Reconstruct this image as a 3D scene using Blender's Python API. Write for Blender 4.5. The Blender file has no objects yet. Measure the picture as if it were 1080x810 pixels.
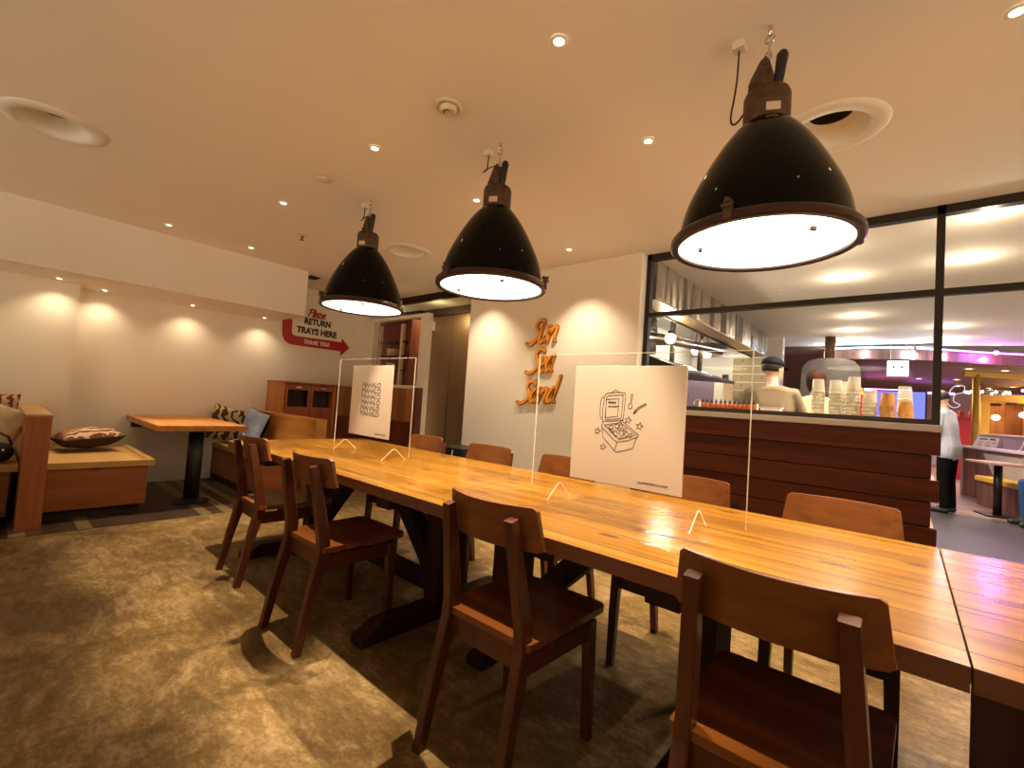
import bpy, bmesh, math, random
from mathutils import Vector, Matrix, Euler
from math import sin, cos, pi, radians as R
random.seed(7)
sc = bpy.context.scene
C = sc.collection

# ------------------------------------------------------------------ materials
def newmat(name):
    m = bpy.data.materials.new(name); m.use_nodes = True
    nt = m.node_tree; b = nt.nodes['Principled BSDF']
    return m, nt, b

def plain(name, col, rough=.5, metal=0., spec=.5, coat=0., noise=0., nscale=8., bump=0., bscale=60.):
    m, nt, b = newmat(name)
    b.inputs['Base Color'].default_value = (*col, 1)
    b.inputs['Roughness'].default_value = rough
    b.inputs['Metallic'].default_value = metal
    b.inputs['Specular IOR Level'].default_value = spec
    b.inputs['Coat Weight'].default_value = coat
    b.inputs['Coat Roughness'].default_value = .05
    tc = nt.nodes.new('ShaderNodeTexCoord')
    if noise:
        n = nt.nodes.new('ShaderNodeTexNoise'); n.inputs['Scale'].default_value = nscale; n.inputs['Detail'].default_value = 5
        nt.links.new(tc.outputs['Object'], n.inputs['Vector'])
        r = nt.nodes.new('ShaderNodeValToRGB')
        r.color_ramp.elements[0].position = .3; r.color_ramp.elements[1].position = .7
        r.color_ramp.elements[0].color = (*[c*(1-noise) for c in col], 1)
        r.color_ramp.elements[1].color = (*[min(1, c*(1+noise)) for c in col], 1)
        nt.links.new(n.outputs['Fac'], r.inputs['Fac']); nt.links.new(r.outputs['Color'], b.inputs['Base Color'])
    if bump:
        n = nt.nodes.new('ShaderNodeTexNoise'); n.inputs['Scale'].default_value = bscale; n.inputs['Detail'].default_value = 4
        nt.links.new(tc.outputs['Object'], n.inputs['Vector'])
        bp = nt.nodes.new('ShaderNodeBump'); bp.inputs['Strength'].default_value = bump; bp.inputs['Distance'].default_value = .01
        nt.links.new(n.outputs['Fac'], bp.inputs['Height']); nt.links.new(bp.outputs['Normal'], b.inputs['Normal'])
    return m

def emis(name, col, s):
    m = bpy.data.materials.new(name); m.use_nodes = True
    nt = m.node_tree; nt.nodes.clear()
    e = nt.nodes.new('ShaderNodeEmission'); o = nt.nodes.new('ShaderNodeOutputMaterial')
    e.inputs['Color'].default_value = (*col, 1); e.inputs['Strength'].default_value = s
    nt.links.new(e.outputs[0], o.inputs[0])
    return m

def M_(nt, op, a, b=None, clamp=False):
    n = nt.nodes.new('ShaderNodeMath'); n.operation = op; n.use_clamp = clamp
    for i, v in enumerate((a, b)):
        if v is None: continue
        if isinstance(v, (int, float)): n.inputs[i].default_value = v
        else: nt.links.new(v, n.inputs[i])
    return n.outputs[0]

def wood(name, c1, c2, grain=0, plank=None, rough=.4, knots=0., scale=1., coat=0., vary=.25, seam=.5, spec=.4, tone=None, flat=2):
    """Timber: long noise streaks along one axis, optional boards (axis, width) with their own tone, optional dark knots."""
    m, nt, b = newmat(name); L = nt.links
    b.inputs['Roughness'].default_value = rough; b.inputs['Coat Weight'].default_value = coat
    b.inputs['Coat Roughness'].default_value = .12; b.inputs['Specular IOR Level'].default_value = spec
    tc = nt.nodes.new('ShaderNodeTexCoord'); vec = tc.outputs['Object']
    fac_seam = None; tone_v = None
    if plank:
        ax, w = plank
        sp = nt.nodes.new('ShaderNodeSeparateXYZ'); L.new(vec, sp.inputs[0])
        q = M_(nt, 'DIVIDE', sp.outputs[ax], w)
        fl = M_(nt, 'FLOOR', q); fr = M_(nt, 'FRACT', q)
        wn = nt.nodes.new('ShaderNodeTexWhiteNoise'); wn.noise_dimensions = '1D'; L.new(fl, wn.inputs['W'])
        tone_v = wn.outputs['Value']
        off = nt.nodes.new('ShaderNodeVectorMath'); off.operation = 'SCALE'; off.inputs['Scale'].default_value = 7.0
        L.new(wn.outputs['Color'], off.inputs[0])
        ad = nt.nodes.new('ShaderNodeVectorMath'); ad.operation = 'ADD'
        L.new(vec, ad.inputs[0]); L.new(off.outputs[0], ad.inputs[1]); vec = ad.outputs[0]
        d = M_(nt, 'ABSOLUTE', M_(nt, 'SUBTRACT', fr, .5))
        fac_seam = M_(nt, 'GREATER_THAN', d, .5 - .0025/w)
    mp = nt.nodes.new('ShaderNodeMapping'); s = [16*scale]*3; s[grain] = 1.1*scale
    mp.inputs['Scale'].default_value = s; L.new(vec, mp.inputs['Vector'])
    n = nt.nodes.new('ShaderNodeTexNoise'); n.inputs['Scale'].default_value = 1; n.inputs['Detail'].default_value = 6
    n.inputs['Roughness'].default_value = .62; n.inputs['Distortion'].default_value = .8
    L.new(mp.outputs[0], n.inputs['Vector'])
    r = nt.nodes.new('ShaderNodeValToRGB'); r.color_ramp.elements[0].position = .28; r.color_ramp.elements[1].position = .68
    r.color_ramp.elements[0].color = (*c1, 1); r.color_ramp.elements[1].color = (*c2, 1)
    L.new(n.outputs['Fac'], r.inputs['Fac']); col = r.outputs['Color']
    mp2 = nt.nodes.new('ShaderNodeMapping'); s = [110*scale]*3; s[grain] = 3*scale
    mp2.inputs['Scale'].default_value = s; L.new(vec, mp2.inputs['Vector'])
    n2 = nt.nodes.new('ShaderNodeTexNoise'); n2.inputs['Scale'].default_value = 1; n2.inputs['Detail'].default_value = 3
    L.new(mp2.outputs[0], n2.inputs['Vector'])
    v = M_(nt, 'ADD', M_(nt, 'MULTIPLY', n2.outputs['Fac'], .35), .83)
    if tone_v is not None:
        v = M_(nt, 'MULTIPLY', v, M_(nt, 'ADD', M_(nt, 'MULTIPLY', tone_v, 2*vary), 1-vary))
    hs = nt.nodes.new('ShaderNodeHueSaturation'); L.new(col, hs.inputs['Color']); L.new(v, hs.inputs['Value']); col = hs.outputs[0]
    def mixto(col, fac, c):
        mx = nt.nodes.new('ShaderNodeMix'); mx.data_type = 'RGBA'
        L.new(fac, mx.inputs[0]); L.new(col, mx.inputs[6]); mx.inputs[7].default_value = (*c, 1)
        return mx.outputs[2]
    if tone is not None and tone_v is not None:      # a few boards of a second timber
        col = mixto(col, M_(nt, 'GREATER_THAN', tone_v, tone[0]), tone[1])
    if knots:
        mk = nt.nodes.new('ShaderNodeMapping'); s = [6.5]*3; s[grain] = 2.6; mk.inputs['Scale'].default_value = s
        L.new(vec, mk.inputs['Vector'])
        vo = nt.nodes.new('ShaderNodeTexVoronoi'); vo.inputs['Scale'].default_value = 1.0; vo.voronoi_dimensions = '2D'
        sk = nt.nodes.new('ShaderNodeSeparateXYZ'); ck = nt.nodes.new('ShaderNodeCombineXYZ'); L.new(mk.outputs[0], sk.inputs[0])
        for k_, a_ in enumerate([a_ for a_ in range(3) if a_ != flat]): L.new(sk.outputs[a_], ck.inputs[k_])
        L.new(ck.outputs[0], vo.inputs['Vector'])
        rr = nt.nodes.new('ShaderNodeMapRange'); rr.inputs['From Min'].default_value = .03; rr.inputs['From Max'].default_value = .13
        rr.inputs['To Min'].default_value = knots; rr.inputs['To Max'].default_value = 0
        L.new(vo.outputs['Distance'], rr.inputs['Value'])
        sel = nt.nodes.new('ShaderNodeSeparateColor'); L.new(vo.outputs['Color'], sel.inputs[0])
        k = M_(nt, 'MULTIPLY', rr.outputs[0], M_(nt, 'GREATER_THAN', sel.outputs[0], .6))
        col = mixto(col, k, tuple(c*.28 for c in c1))
    if fac_seam is not None:
        col = mixto(col, M_(nt, 'MULTIPLY', fac_seam, seam), tuple(c*.25 for c in c1))
    L.new(col, b.inputs['Base Color'])
    bp = nt.nodes.new('ShaderNodeBump'); bp.inputs['Strength'].default_value = .06; bp.inputs['Distance'].default_value = .002
    L.new(n2.outputs['Fac'], bp.inputs['Height']); L.new(bp.outputs[0], b.inputs['Normal'])
    return m

def clear(name, tint=(1, 1, 1), gloss=1.0, rough=.0, milky=0.):
    m = bpy.data.materials.new(name); m.use_nodes = True
    nt = m.node_tree; nt.nodes.clear(); L = nt.links
    o = nt.nodes.new('ShaderNodeOutputMaterial'); mx = nt.nodes.new('ShaderNodeMixShader')
    t = nt.nodes.new('ShaderNodeBsdfTransparent'); t.inputs[0].default_value = (*tint, 1)
    g = nt.nodes.new('ShaderNodeBsdfGlossy'); g.inputs['Roughness'].default_value = rough
    f = nt.nodes.new('ShaderNodeLayerWeight'); f.inputs['Blend'].default_value = .5
    fr = M_(nt, 'ADD', M_(nt, 'MULTIPLY', M_(nt, 'POWER', f.outputs['Facing'], 5), .9), .035)
    if gloss: L.new(M_(nt, 'MULTIPLY', fr, gloss, True), mx.inputs[0])
    else: mx.inputs[0].default_value = 0
    L.new(t.outputs[0], mx.inputs[1]); L.new(g.outputs[0], mx.inputs[2])
    if milky:
        df = nt.nodes.new('ShaderNodeBsdfDiffuse'); df.inputs[0].default_value = (1., .97, .88, 1); m2 = nt.nodes.new('ShaderNodeMixShader'); m2.inputs[0].default_value = milky
        L.new(mx.outputs[0], m2.inputs[1]); L.new(df.outputs[0], m2.inputs[2]); mx = m2
    L.new(mx.outputs[0], o.inputs[0])
    return m

def concrete():
    m, nt, b = newmat('polished_concrete'); L = nt.links
    tc = nt.nodes.new('ShaderNodeTexCoord')
    def noise(scale, detail, rough=.55, dist=0., st=None):
        n = nt.nodes.new('ShaderNodeTexNoise'); n.inputs['Scale'].default_value = scale; n.inputs['Detail'].default_value = detail
        n.inputs['Roughness'].default_value = rough; n.inputs['Distortion'].default_value = dist
        v = tc.outputs['Object']
        if st:
            mp = nt.nodes.new('ShaderNodeMapping'); mp.inputs['Scale'].default_value = st; mp.inputs['Rotation'].default_value = (0, 0, .7)
            L.new(v, mp.inputs['Vector']); v = mp.outputs[0]
        L.new(v, n.inputs['Vector']); return n.outputs['Fac']
    a = noise(2.2, 8, .7, .8); c = noise(9, 9, .75, .6, (1, 2.6, 1)); d = noise(60, 3, .6)
    f = M_(nt, 'ADD', M_(nt, 'ADD', M_(nt, 'MULTIPLY', a, .50), M_(nt, 'MULTIPLY', c, .38)), M_(nt, 'MULTIPLY', d, .15))
    r = nt.nodes.new('ShaderNodeValToRGB'); e = r.color_ramp.elements
    e[0].position = .38; e[0].color = (.045, .022, .004, 1); e[1].position = .68; e[1].color = (.40, .28, .145, 1)
    x = e.new(.52); x.color = (.155, .094, .032, 1)
    L.new(f, r.inputs['Fac']); L.new(r.outputs[0], b.inputs['Base Color'])
    b.inputs['Roughness'].default_value = .5; b.inputs['Specular IOR Level'].default_value = .2
    bp = nt.nodes.new('ShaderNodeBump'); bp.inputs['Strength'].default_value = .1; bp.inputs['Distance'].default_value = .004
    L.new(d, bp.inputs['Height']); L.new(bp.outputs[0], b.inputs['Normal'])
    return m

def zigzag(name, c1, c2, scale=14., dist=6., nsc=3.):
    m, nt, b = newmat(name); L = nt.links
    tc = nt.nodes.new('ShaderNodeTexCoord')
    w = nt.nodes.new('ShaderNodeTexWave'); w.inputs['Scale'].default_value = scale; w.inputs['Distortion'].default_value = dist
    w.inputs['Detail'].default_value = 1; w.inputs['Detail Scale'].default_value = nsc
    L.new(tc.outputs['Object'], w.inputs['Vector'])
    r = nt.nodes.new('ShaderNodeValToRGB'); r.color_ramp.elements[0].position = .45; r.color_ramp.elements[1].position = .52
    r.color_ramp.elements[0].color = (*c1, 1); r.color_ramp.elements[1].color = (*c2, 1)
    L.new(w.outputs['Fac'], r.inputs['Fac']); L.new(r.outputs[0], b.inputs['Base Color'])
    b.inputs['Roughness'].default_value = .9; b.inputs['Specular IOR Level'].default_value = .1
    return m

MAT = {}
MAT['wall'] = plain('cream_plaster', (.84, .78, .68), .75, noise=.02, nscale=2, bump=.03, bscale=90)
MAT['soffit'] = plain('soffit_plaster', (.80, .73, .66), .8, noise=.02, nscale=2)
MAT['ceiling'] = plain('ceiling_paint', (.88, .82, .74), .8, noise=.015, nscale=1.5)
MAT['white'] = plain('white_paint', (.82, .78, .70), .45)
MAT['floor'] = concrete()
MAT['floor_dark'] = plain('dark_grey_floor', (.035, .03, .026), .5, noise=.15, nscale=3)
MAT['booth_floor'] = wood('booth_floorboards', (.035, .02, .01), (.06, .034, .015), 0, (1, .085), .45, vary=.3, tone=(.80, (.17, .115, .055)))
MAT['hall_floor'] = wood('hall_floorboards', (.16, .085, .06), (.34, .2, .15), 0, (1, .16), .35, vary=.25)
MAT['top'] = wood('oiled_pine_top', (.135, .048, .003), (.275, .13, .017), 0, (1, .149), .23, .9, .8, coat=.0, spec=.17, vary=.14, seam=.7)
MAT['top_edge'] = wood('pine_edge', (.085, .022, .004), (.15, .046, .009), 0, None, .45, .8)
MAT['trestle'] = wood('dark_trestle_wood', (.018, .006, .003), (.045, .016, .007), 2, None, .6, spec=.12)
MAT['chair'] = wood('teak_chair_wood', (.045, .009, .002), (.10, .025, .005), 2, None, .38, 0, .9, coat=.15)
MAT['chair_h'] = wood('teak_veneer', (.075, .017, .003), (.22, .069, .011), 0, None, .34, 0, .7, coat=.2)
MAT['bench'] = wood('bench_red_cedar', (.20, .052, .011), (.35, .115, .026), 1, None, .5, .7, .6, flat=0)
MAT['bench_x'] = wood('bench_back_cedar', (.33, .115, .020), (.56, .245, .052), 0, None, .45, .8, .7)
MAT['post'] = wood('post_cedar', (.23, .060, .013), (.39, .122, .030), 2, None, .5, .8, .8, flat=0)
MAT['straw'] = wood('pale_bench_top', (.43, .235, .065), (.56, .335, .105), 1, None, .5, 0, .8)
MAT['cabinet'] = wood('cabinet_mahogany', (.20, .045, .016), (.34, .09, .03), 2, None, .38, .3, .8)
MAT['cabinet_side'] = wood('cabinet_side_wood', (.36, .12, .025), (.55, .22, .055), 2, None, .4, .3, .8)
MAT['board'] = wood('counter_cedar_board', (.055, .010, .003), (.13, .029, .009), 0, None, .55, .85, .9, spec=.2, flat=1)
MAT['board_end'] = wood('lit_counter_end_grain', (.45, .22, .09), (.62, .34, .15), 2, None, .5)  # pale end wood, with light on the end faces put into the colour
MAT['wains'] = wood('wainscot_wood', (.30, .115, .03), (.46, .2, .06), 2, (0, .18), .4, .6, .8)
MAT['wains_dark'] = wood('wainscot_dark', (.11, .025, .012), (.20, .055, .02), 2, None, .4, 0, .8)
MAT['black'] = plain('black_metal', (.012, .010, .010), .4, spec=.4)
MAT['frame'] = plain('window_frame_black', (.022, .016, .012), .45, spec=.3)
MAT['enamel'] = plain('black_enamel', (.002, .0013, .001), .07, spec=.11)
MAT['rim'] = plain('bronze_rim', (.045, .018, .010), .3, metal=.4)
MAT['iron'] = plain('rusty_cast_iron', (.085, .045, .022), .55, metal=.5, noise=.4, nscale=30)
MAT['steel'] = plain('bare_steel', (.62, .60, .58), .22, metal=1.)
def streaks(m):
    nt = m.node_tree; b = nt.nodes['Principled BSDF']; tc = nt.nodes.new('ShaderNodeTexCoord'); mp = nt.nodes.new('ShaderNodeMapping'); mp.inputs['Scale'].default_value = (3, 2.6, .4)
    n = nt.nodes.new('ShaderNodeTexNoise'); n.inputs['Scale'].default_value = 1; n.inputs['Detail'].default_value = 2
    bp = nt.nodes.new('ShaderNodeBump'); bp.inputs['Strength'].default_value = 1.; bp.inputs['Distance'].default_value = .25
    nt.links.new(tc.outputs['Object'], mp.inputs['Vector']); nt.links.new(mp.outputs[0], n.inputs['Vector']); nt.links.new(n.outputs['Fac'], bp.inputs['Height']); nt.links.new(bp.outputs[0], b.inputs['Normal'])
    return m
MAT['hood_steel'] = streaks(plain('wavy_hood_steel', (.72, .68, .62), .16, metal=1.))
MAT['chrome'] = plain('chrome', (.75, .7, .65), .15, metal=1.)
MAT['bronze'] = plain('bronze_doors', (.42, .27, .14), .38, metal=.85, noise=.08, nscale=3)
MAT['label'] = plain('brass_label', (.62, .42, .3), .45)
MAT['plastic'] = plain('ivory_plastic', (.70, .60, .45), .5)
MAT['hole'] = plain('dark_duct', (.03, .018, .012), .8)
MAT['disc'] = emis('lamp_glass_glow', (1., .88, .68), 5.0)
MAT['lens'] = emis('downlight_lens', (1., .80, .48), 14.)
MAT['lens_cool'] = emis('hall_lens', (1., .90, .70), 9.)
MAT['led_purple'] = emis('purple_led', (.62, .14, 1.), 12.)
MAT['led_blue'] = emis('blue_led', (.3, .6, 1.), 12.)
MAT['led_pink'] = emis('pink_led', (1., .28, .8), 16.)
MAT['warm_glow'] = emis('warm_bulb', (1., .72, .34), 9.)
MAT['glass'] = clear('window_glass', (.97, .97, .95), .35)
MAT['acrylic'] = clear('clear_acrylic', (.965, .955, .94), .0)
MAT['acrylic_edge'] = clear('acrylic_edge', (.96, .94, .9), .5, .1, .42)
MAT['poster'] = plain('poster_paper', (.62, .51, .41), .55)
MAT['poster_edge'] = plain('poster_edge_paper', (.85, .74, .60), .6)
MAT['ink'] = plain('black_ink', (.02, .016, .015), .7)
MAT['red_sign'] = plain('red_sign_paint', (.42, .012, .016), .4)
MAT['sign_black'] = plain('sign_black', (.018, .02, .026), .5)
MAT['sign_white'] = plain('sign_cream', (.86, .80, .72), .5)
MAT['orange'] = plain('orange_lettering', (.86, .34, .035), .4)
MAT['orange_dark'] = plain('burnt_orange_outline', (.34, .11, .02), .45)
MAT['tile'] = plain('white_wall_tile', (.74, .72, .70), .25)
MAT['purple_lit_wall'] = plain('purple_lit_sheet', (.55, .45, .66), .25, metal=.6)  # purple light on the kitchen wall put into the sheet's lilac colour
MAT['counter_top'] = plain('counter_top_laminate', (.50, .42, .36), .25, spec=.5)
MAT['sauce'] = plain('orange_sauce', (.62, .13, .02), .25)
MAT['cup'] = clear('tumbler_plastic', (.95, .94, .91), 1.2, .08, .3)
MAT['cup_rim'] = plain('tumbler_rim', (.92, .88, .80), .2)
MAT['paper_cup'] = plain('caramel_paper_cup', (.70, .36, .10), .6)
MAT['oven'] = plain('oven_stone', (.075, .066, .068), .7, spec=.2, noise=.2, nscale=9)
MAT['skin'] = plain('skin', (.60, .36, .25), .5)
MAT['hair'] = plain('black_hair', (.006, .005, .005), .6)
MAT['hair_brown'] = plain('brown_hair', (.028, .009, .005), .75, spec=.15)
MAT['eye'] = plain('eye_dark', (.02, .015, .012), .3)
MAT['lip'] = plain('lips', (.42, .15, .12), .5)
MAT['shirt_beige'] = plain('beige_shirt', (.20, .15, .10), .85, spec=.08)
MAT['shirt_cream'] = plain('cream_shirt', (.36, .29, .19), .85, spec=.08)
MAT['shirt_white'] = plain('white_shirt', (.47, .51, .62), .85, spec=.08)
MAT['shirt_pink'] = plain('pink_shirt', (.72, .50, .45), .85, spec=.08)
MAT['trousers'] = plain('black_trousers', (.004, .004, .005), .85, spec=.08)
MAT['jeans'] = plain('blue_jeans', (.03, .08, .20), .85, spec=.08)
MAT['shoe'] = plain('black_shoe', (.015, .015, .015), .5)
MAT['navy'] = plain('navy_cap', (.006, .006, .010), .8, spec=.08)
MAT['yellow'] = plain('yellow_paint', (.74, .48, .07), .45)
MAT['yellow_pad'] = plain('yellow_vinyl', (.78, .50, .03), .4)
MAT['red_wall'] = plain('red_castle_paint', (.48, .02, .03), .6)
MAT['lavender'] = plain('lavender_panel', (.42, .34, .46), .6)
MAT['booth_wood'] = wood('booth_wall_wood', (.13, .055, .04), (.24, .11, .08), 2, (0, .12), .45)
MAT['booth_pale'] = wood('booth_pale_wood', (.35, .22, .17), (.5, .33, .26), 2, None, .45)
MAT['slat'] = wood('ceiling_slats', (.09, .045, .03), (.20, .11, .08), 0, (1, .12), .5, vary=.3)
MAT['hall_wall'] = plain('hall_wall_paint', (.62, .55, .62), .7)
MAT['mosaic'] = zigzag('mosaic_cloth', (.25, .2, .17), (.75, .66, .55), 30, 12, 6)
MAT['cushion_zig'] = zigzag('cushion_zigzag', (.09, .05, .02), (.62, .50, .30), 3.2, 7, 3)
MAT['cushion_stripe'] = zigzag('cushion_stripes', (.16, .06, .04), (.62, .42, .26), 6, 4, 3)
MAT['cushion_base'] = plain('cushion_brown_back', (.04, .02, .014), .9)
MAT['cushion_blue'] = plain('cushion_blue_cloth', (.30, .36, .55), .9, noise=.15, nscale=12)
MAT['cushion_beige'] = plain('cushion_beige_cloth', (.58, .44, .26), .9, noise=.15, nscale=20)
MAT['bag'] = plain('black_bag_cloth', (.015, .014, .016), .7)
MAT['leaf'] = plain('herb_leaf', (.22, .30, .05), .6, noise=.3, nscale=20)
MAT['panel_lit'] = plain('vestibule_ceiling', (.66, .60, .38), .3)
MAT['plate'] = plain('stacked_trays', (.70, .56, .38), .5)
MAT['redbox'] = plain('red_shelf_back', (.22, .03, .015), .5)

# ------------------------------------------------------------------ mesh building
class MB:
    def __init__(s): s.b = bmesh.new()
    def box(s, x0, x1, y0, y1, z0, z1, bev=0., mi=0):
        r = bmesh.ops.create_cube(s.b, size=1)
        vs = r['verts']
        for v in vs: v.co = Vector(((x0+x1)/2+v.co.x*(x1-x0), (y0+y1)/2+v.co.y*(y1-y0), (z0+z1)/2+v.co.z*(z1-z0)))
        fs = {f for v in vs for f in v.link_faces}
        for f in fs: f.material_index = mi
        if bev:
            es = {e for v in vs for e in v.link_edges}
            q = bmesh.ops.bevel(s.b, geom=list(es), offset=bev, segments=2, affect='EDGES', profile=.6)
            for f in q['faces']: f.material_index = mi
        return s
    def obox(s, c, size, rot=(0, 0, 0), bev=0., mi=0):
        t = MB().box(-size[0]/2, size[0]/2, -size[1]/2, size[1]/2, -size[2]/2, size[2]/2, bev, mi)
        s.add(t, Matrix.Translation(c) @ Euler(rot).to_matrix().to_4x4()); return s
    def add(s, o, M=Matrix()):
        me = bpy.data.meshes.new('tmp'); o.b.to_mesh(me); me.transform(M); s.b.from_mesh(me); bpy.data.meshes.remove(me); return s
    def beam(s, p0, p1, w, h, up=(0, 0, 1), w1=None, h1=None, bev=.003):
        """A square bar from p0 to p1, w wide across, h along `up`, tapering to w1, h1."""
        p0, p1 = Vector(p0), Vector(p1); d = (p1-p0).normalized(); u = Vector(up); u = (u-d*u.dot(d)).normalized(); q = d.cross(u)
        w1 = w if w1 is None else w1; h1 = h if h1 is None else h1; vs = []
        for p, a, c in ((p0, w, h), (p1, w1, h1)):
            for sx, sy in ((-1, -1), (1, -1), (1, 1), (-1, 1)): vs.append(s.b.verts.new(p+q*sx*a/2+u*sy*c/2))
        fs = [s.b.faces.new([vs[i] for i in f]) for f in ((3, 2, 1, 0), (4, 5, 6, 7), (0, 1, 5, 4), (1, 2, 6, 5), (2, 3, 7, 6), (3, 0, 4, 7))]
        if bev: bmesh.ops.bevel(s.b, geom=list({e for f in fs for e in f.edges}), offset=bev, segments=1, affect='EDGES')
        return s
    def path(s, pts, secs, xdir=(1, 0, 0)):
        """A bar through pts; secs = (width along xdir, depth) at each point."""
        X = Vector(xdir); rings = []
        pts = [Vector(p) for p in pts]
        for i, p in enumerate(pts):
            d = (pts[min(i+1, len(pts)-1)]-pts[max(i-1, 0)]).normalized(); n = d.cross(X).normalized(); w, h = secs[i]
            c = .15
            ring = []
            for sx, sy in ((-1, -1+c), (-1+c, -1), (1-c, -1), (1, -1+c), (1, 1-c), (1-c, 1), (-1+c, 1), (-1, 1-c)):
                ring.append(s.b.verts.new(p+X*sx*w/2+n*sy*h/2))
            rings.append(ring)
        k = 8
        for a, b in zip(rings, rings[1:]):
            for i in range(k): s.b.faces.new((a[i], a[(i+1) % k], b[(i+1) % k], b[i]))
        s.b.faces.new(rings[0][::-1]); s.b.faces.new(rings[-1]); return s
    def tube(s, pts, r, seg=8, closed=False):
        pts = [Vector(p) for p in pts]; n = len(pts); rings = []; ref = None
        for i, p in enumerate(pts):
            a = pts[(i-1) % n] if (closed or i) else pts[0]; b = pts[(i+1) % n] if (closed or i < n-1) else pts[-1]
            d = (b-a).normalized()
            if ref is None: ref = d.orthogonal().normalized()
            ref = (ref-d*ref.dot(d)).normalized(); q = d.cross(ref); rr = r[i] if isinstance(r, (list, tuple)) else r
            rings.append([s.b.verts.new(p+ref*rr*cos(2*pi*k/seg)+q*rr*sin(2*pi*k/seg)) for k in range(seg)])
        prs = list(zip(rings, rings[1:]))+([(rings[-1], rings[0])] if closed else [])
        for a, b in prs:
            for i in range(seg): s.b.faces.new((a[i], a[(i+1) % seg], b[(i+1) % seg], b[i]))
        if not closed: s.b.faces.new(rings[0][::-1]); s.b.faces.new(rings[-1])
        return s
    def lathe(s, prof, seg=32, c=(0, 0, 0), mi=0):
        """prof: (radius, z) from bottom to top or along any open outline; radius 0 closes."""
        c = Vector(c); rings = []
        for r, z in prof:
            if r < 1e-6: rings.append([s.b.verts.new(c+Vector((0, 0, z)))])
            else: rings.append([s.b.verts.new(c+Vector((r*cos(2*pi*k/seg), r*sin(2*pi*k/seg), z))) for k in range(seg)])
        for a, b in zip(rings, rings[1:]):
            for i in range(seg):
                j = (i+1) % seg
                if len(a) == 1 and len(b) == 1: continue
                if len(a) == 1: f = s.b.faces.new((a[0], b[j], b[i]))
                elif len(b) == 1: f = s.b.faces.new((a[i], a[j], b[0]))
                else: f = s.b.faces.new((a[i], a[j], b[j], b[i]))
                f.material_index = mi
        return s
    def prism(s, poly, lo, hi, axis=2, mi=0):
        """Extrude a 2-D outline between lo and hi along axis."""
        def P(u, v, w): return {2: (u, v, w), 1: (u, w, v), 0: (w, u, v)}[axis]
        a = [s.b.verts.new(P(u, v, lo)) for u, v in poly]; b = [s.b.verts.new(P(u, v, hi)) for u, v in poly]; n = len(poly)
        fs = [s.b.faces.new(a[::-1]), s.b.faces.new(b)]+[s.b.faces.new((a[i], a[(i+1) % n], b[(i+1) % n], b[i])) for i in range(n)]
        for f in fs: f.material_index = mi
        return s
    def ball(s, c, r, seg=16, mi=0):
        r = (r, r, r) if isinstance(r, (int, float)) else r
        q = bmesh.ops.create_uvsphere(s.b, u_segments=seg, v_segments=max(6, seg*2//3), radius=1)
        for v in q['verts']: v.co = Vector((c[0]+v.co.x*r[0], c[1]+v.co.y*r[1], c[2]+v.co.z*r[2]))
        return s
    def mesh(s, name, mats, smooth=False):
        bmesh.ops.recalc_face_normals(s.b, faces=s.b.faces[:])
        me = bpy.data.meshes.new(name); s.b.to_mesh(me); s.b.free()
        for m in (mats if isinstance(mats, (list, tuple)) else [mats]): me.materials.append(m)
        if smooth:
            for p in me.polygons: p.use_smooth = True
            if smooth is not True:
                try: me.set_sharp_from_angle(angle=R(smooth))
                except Exception: pass
        return me
    def build(s, name, mats, parent=None, smooth=False, loc=(0, 0, 0), rot=(0, 0, 0)):
        o = bpy.data.objects.new(name, s.mesh(name, mats, smooth)); C.objects.link(o)
        o.location = loc; o.rotation_euler = rot
        if parent is not None: o.parent = parent
        return o

def tag(o, label=None, cat=None, group=None, kind=None):
    if label: o['label'] = label
    if cat: o['category'] = cat
    if group: o['group'] = group
    if kind: o['kind'] = kind
    return o
def thing(name, label, cat, loc=(0, 0, 0), rz=0., group=None):
    o = bpy.data.objects.new(name, None); o.empty_display_size = .1; C.objects.link(o)
    o.location = loc; o.rotation_euler = (0, 0, rz); return tag(o, label, cat, group)
def dup(root, loc, rz=None, label=None, group=None):
    kids = {}
    for o in bpy.data.objects:
        if o.parent: kids.setdefault(o.parent.name, []).append(o)
    def cp(o, par):
        c = o.copy(); C.objects.link(c)
        if par is not None: c.parent = par
        for ch in kids.get(o.name, []): cp(ch, c)
        return c
    r = cp(root, None); r.location = loc
    if rz is not None: r.rotation_euler = (0, 0, rz)
    return tag(r, label, None, group)
def struct(mb, name, mats, label, smooth=False):
    return tag(mb.build(name, mats, None, smooth), label, None, None, 'structure')
def light(name, kind, loc, energy, col, parent=None, aim=None, **kw):
    d = bpy.data.lights.new(name, kind); d.energy = energy; d.color = col
    for k, v in kw.items(): setattr(d, k, v)
    o = bpy.data.objects.new(name, d); C.objects.link(o); o.location = loc
    if aim is not None: o.rotation_euler = (Vector(aim)-Vector(loc)).to_track_quat('-Z', 'Y').to_euler()
    if parent is not None: o.parent = parent
    return o

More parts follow.
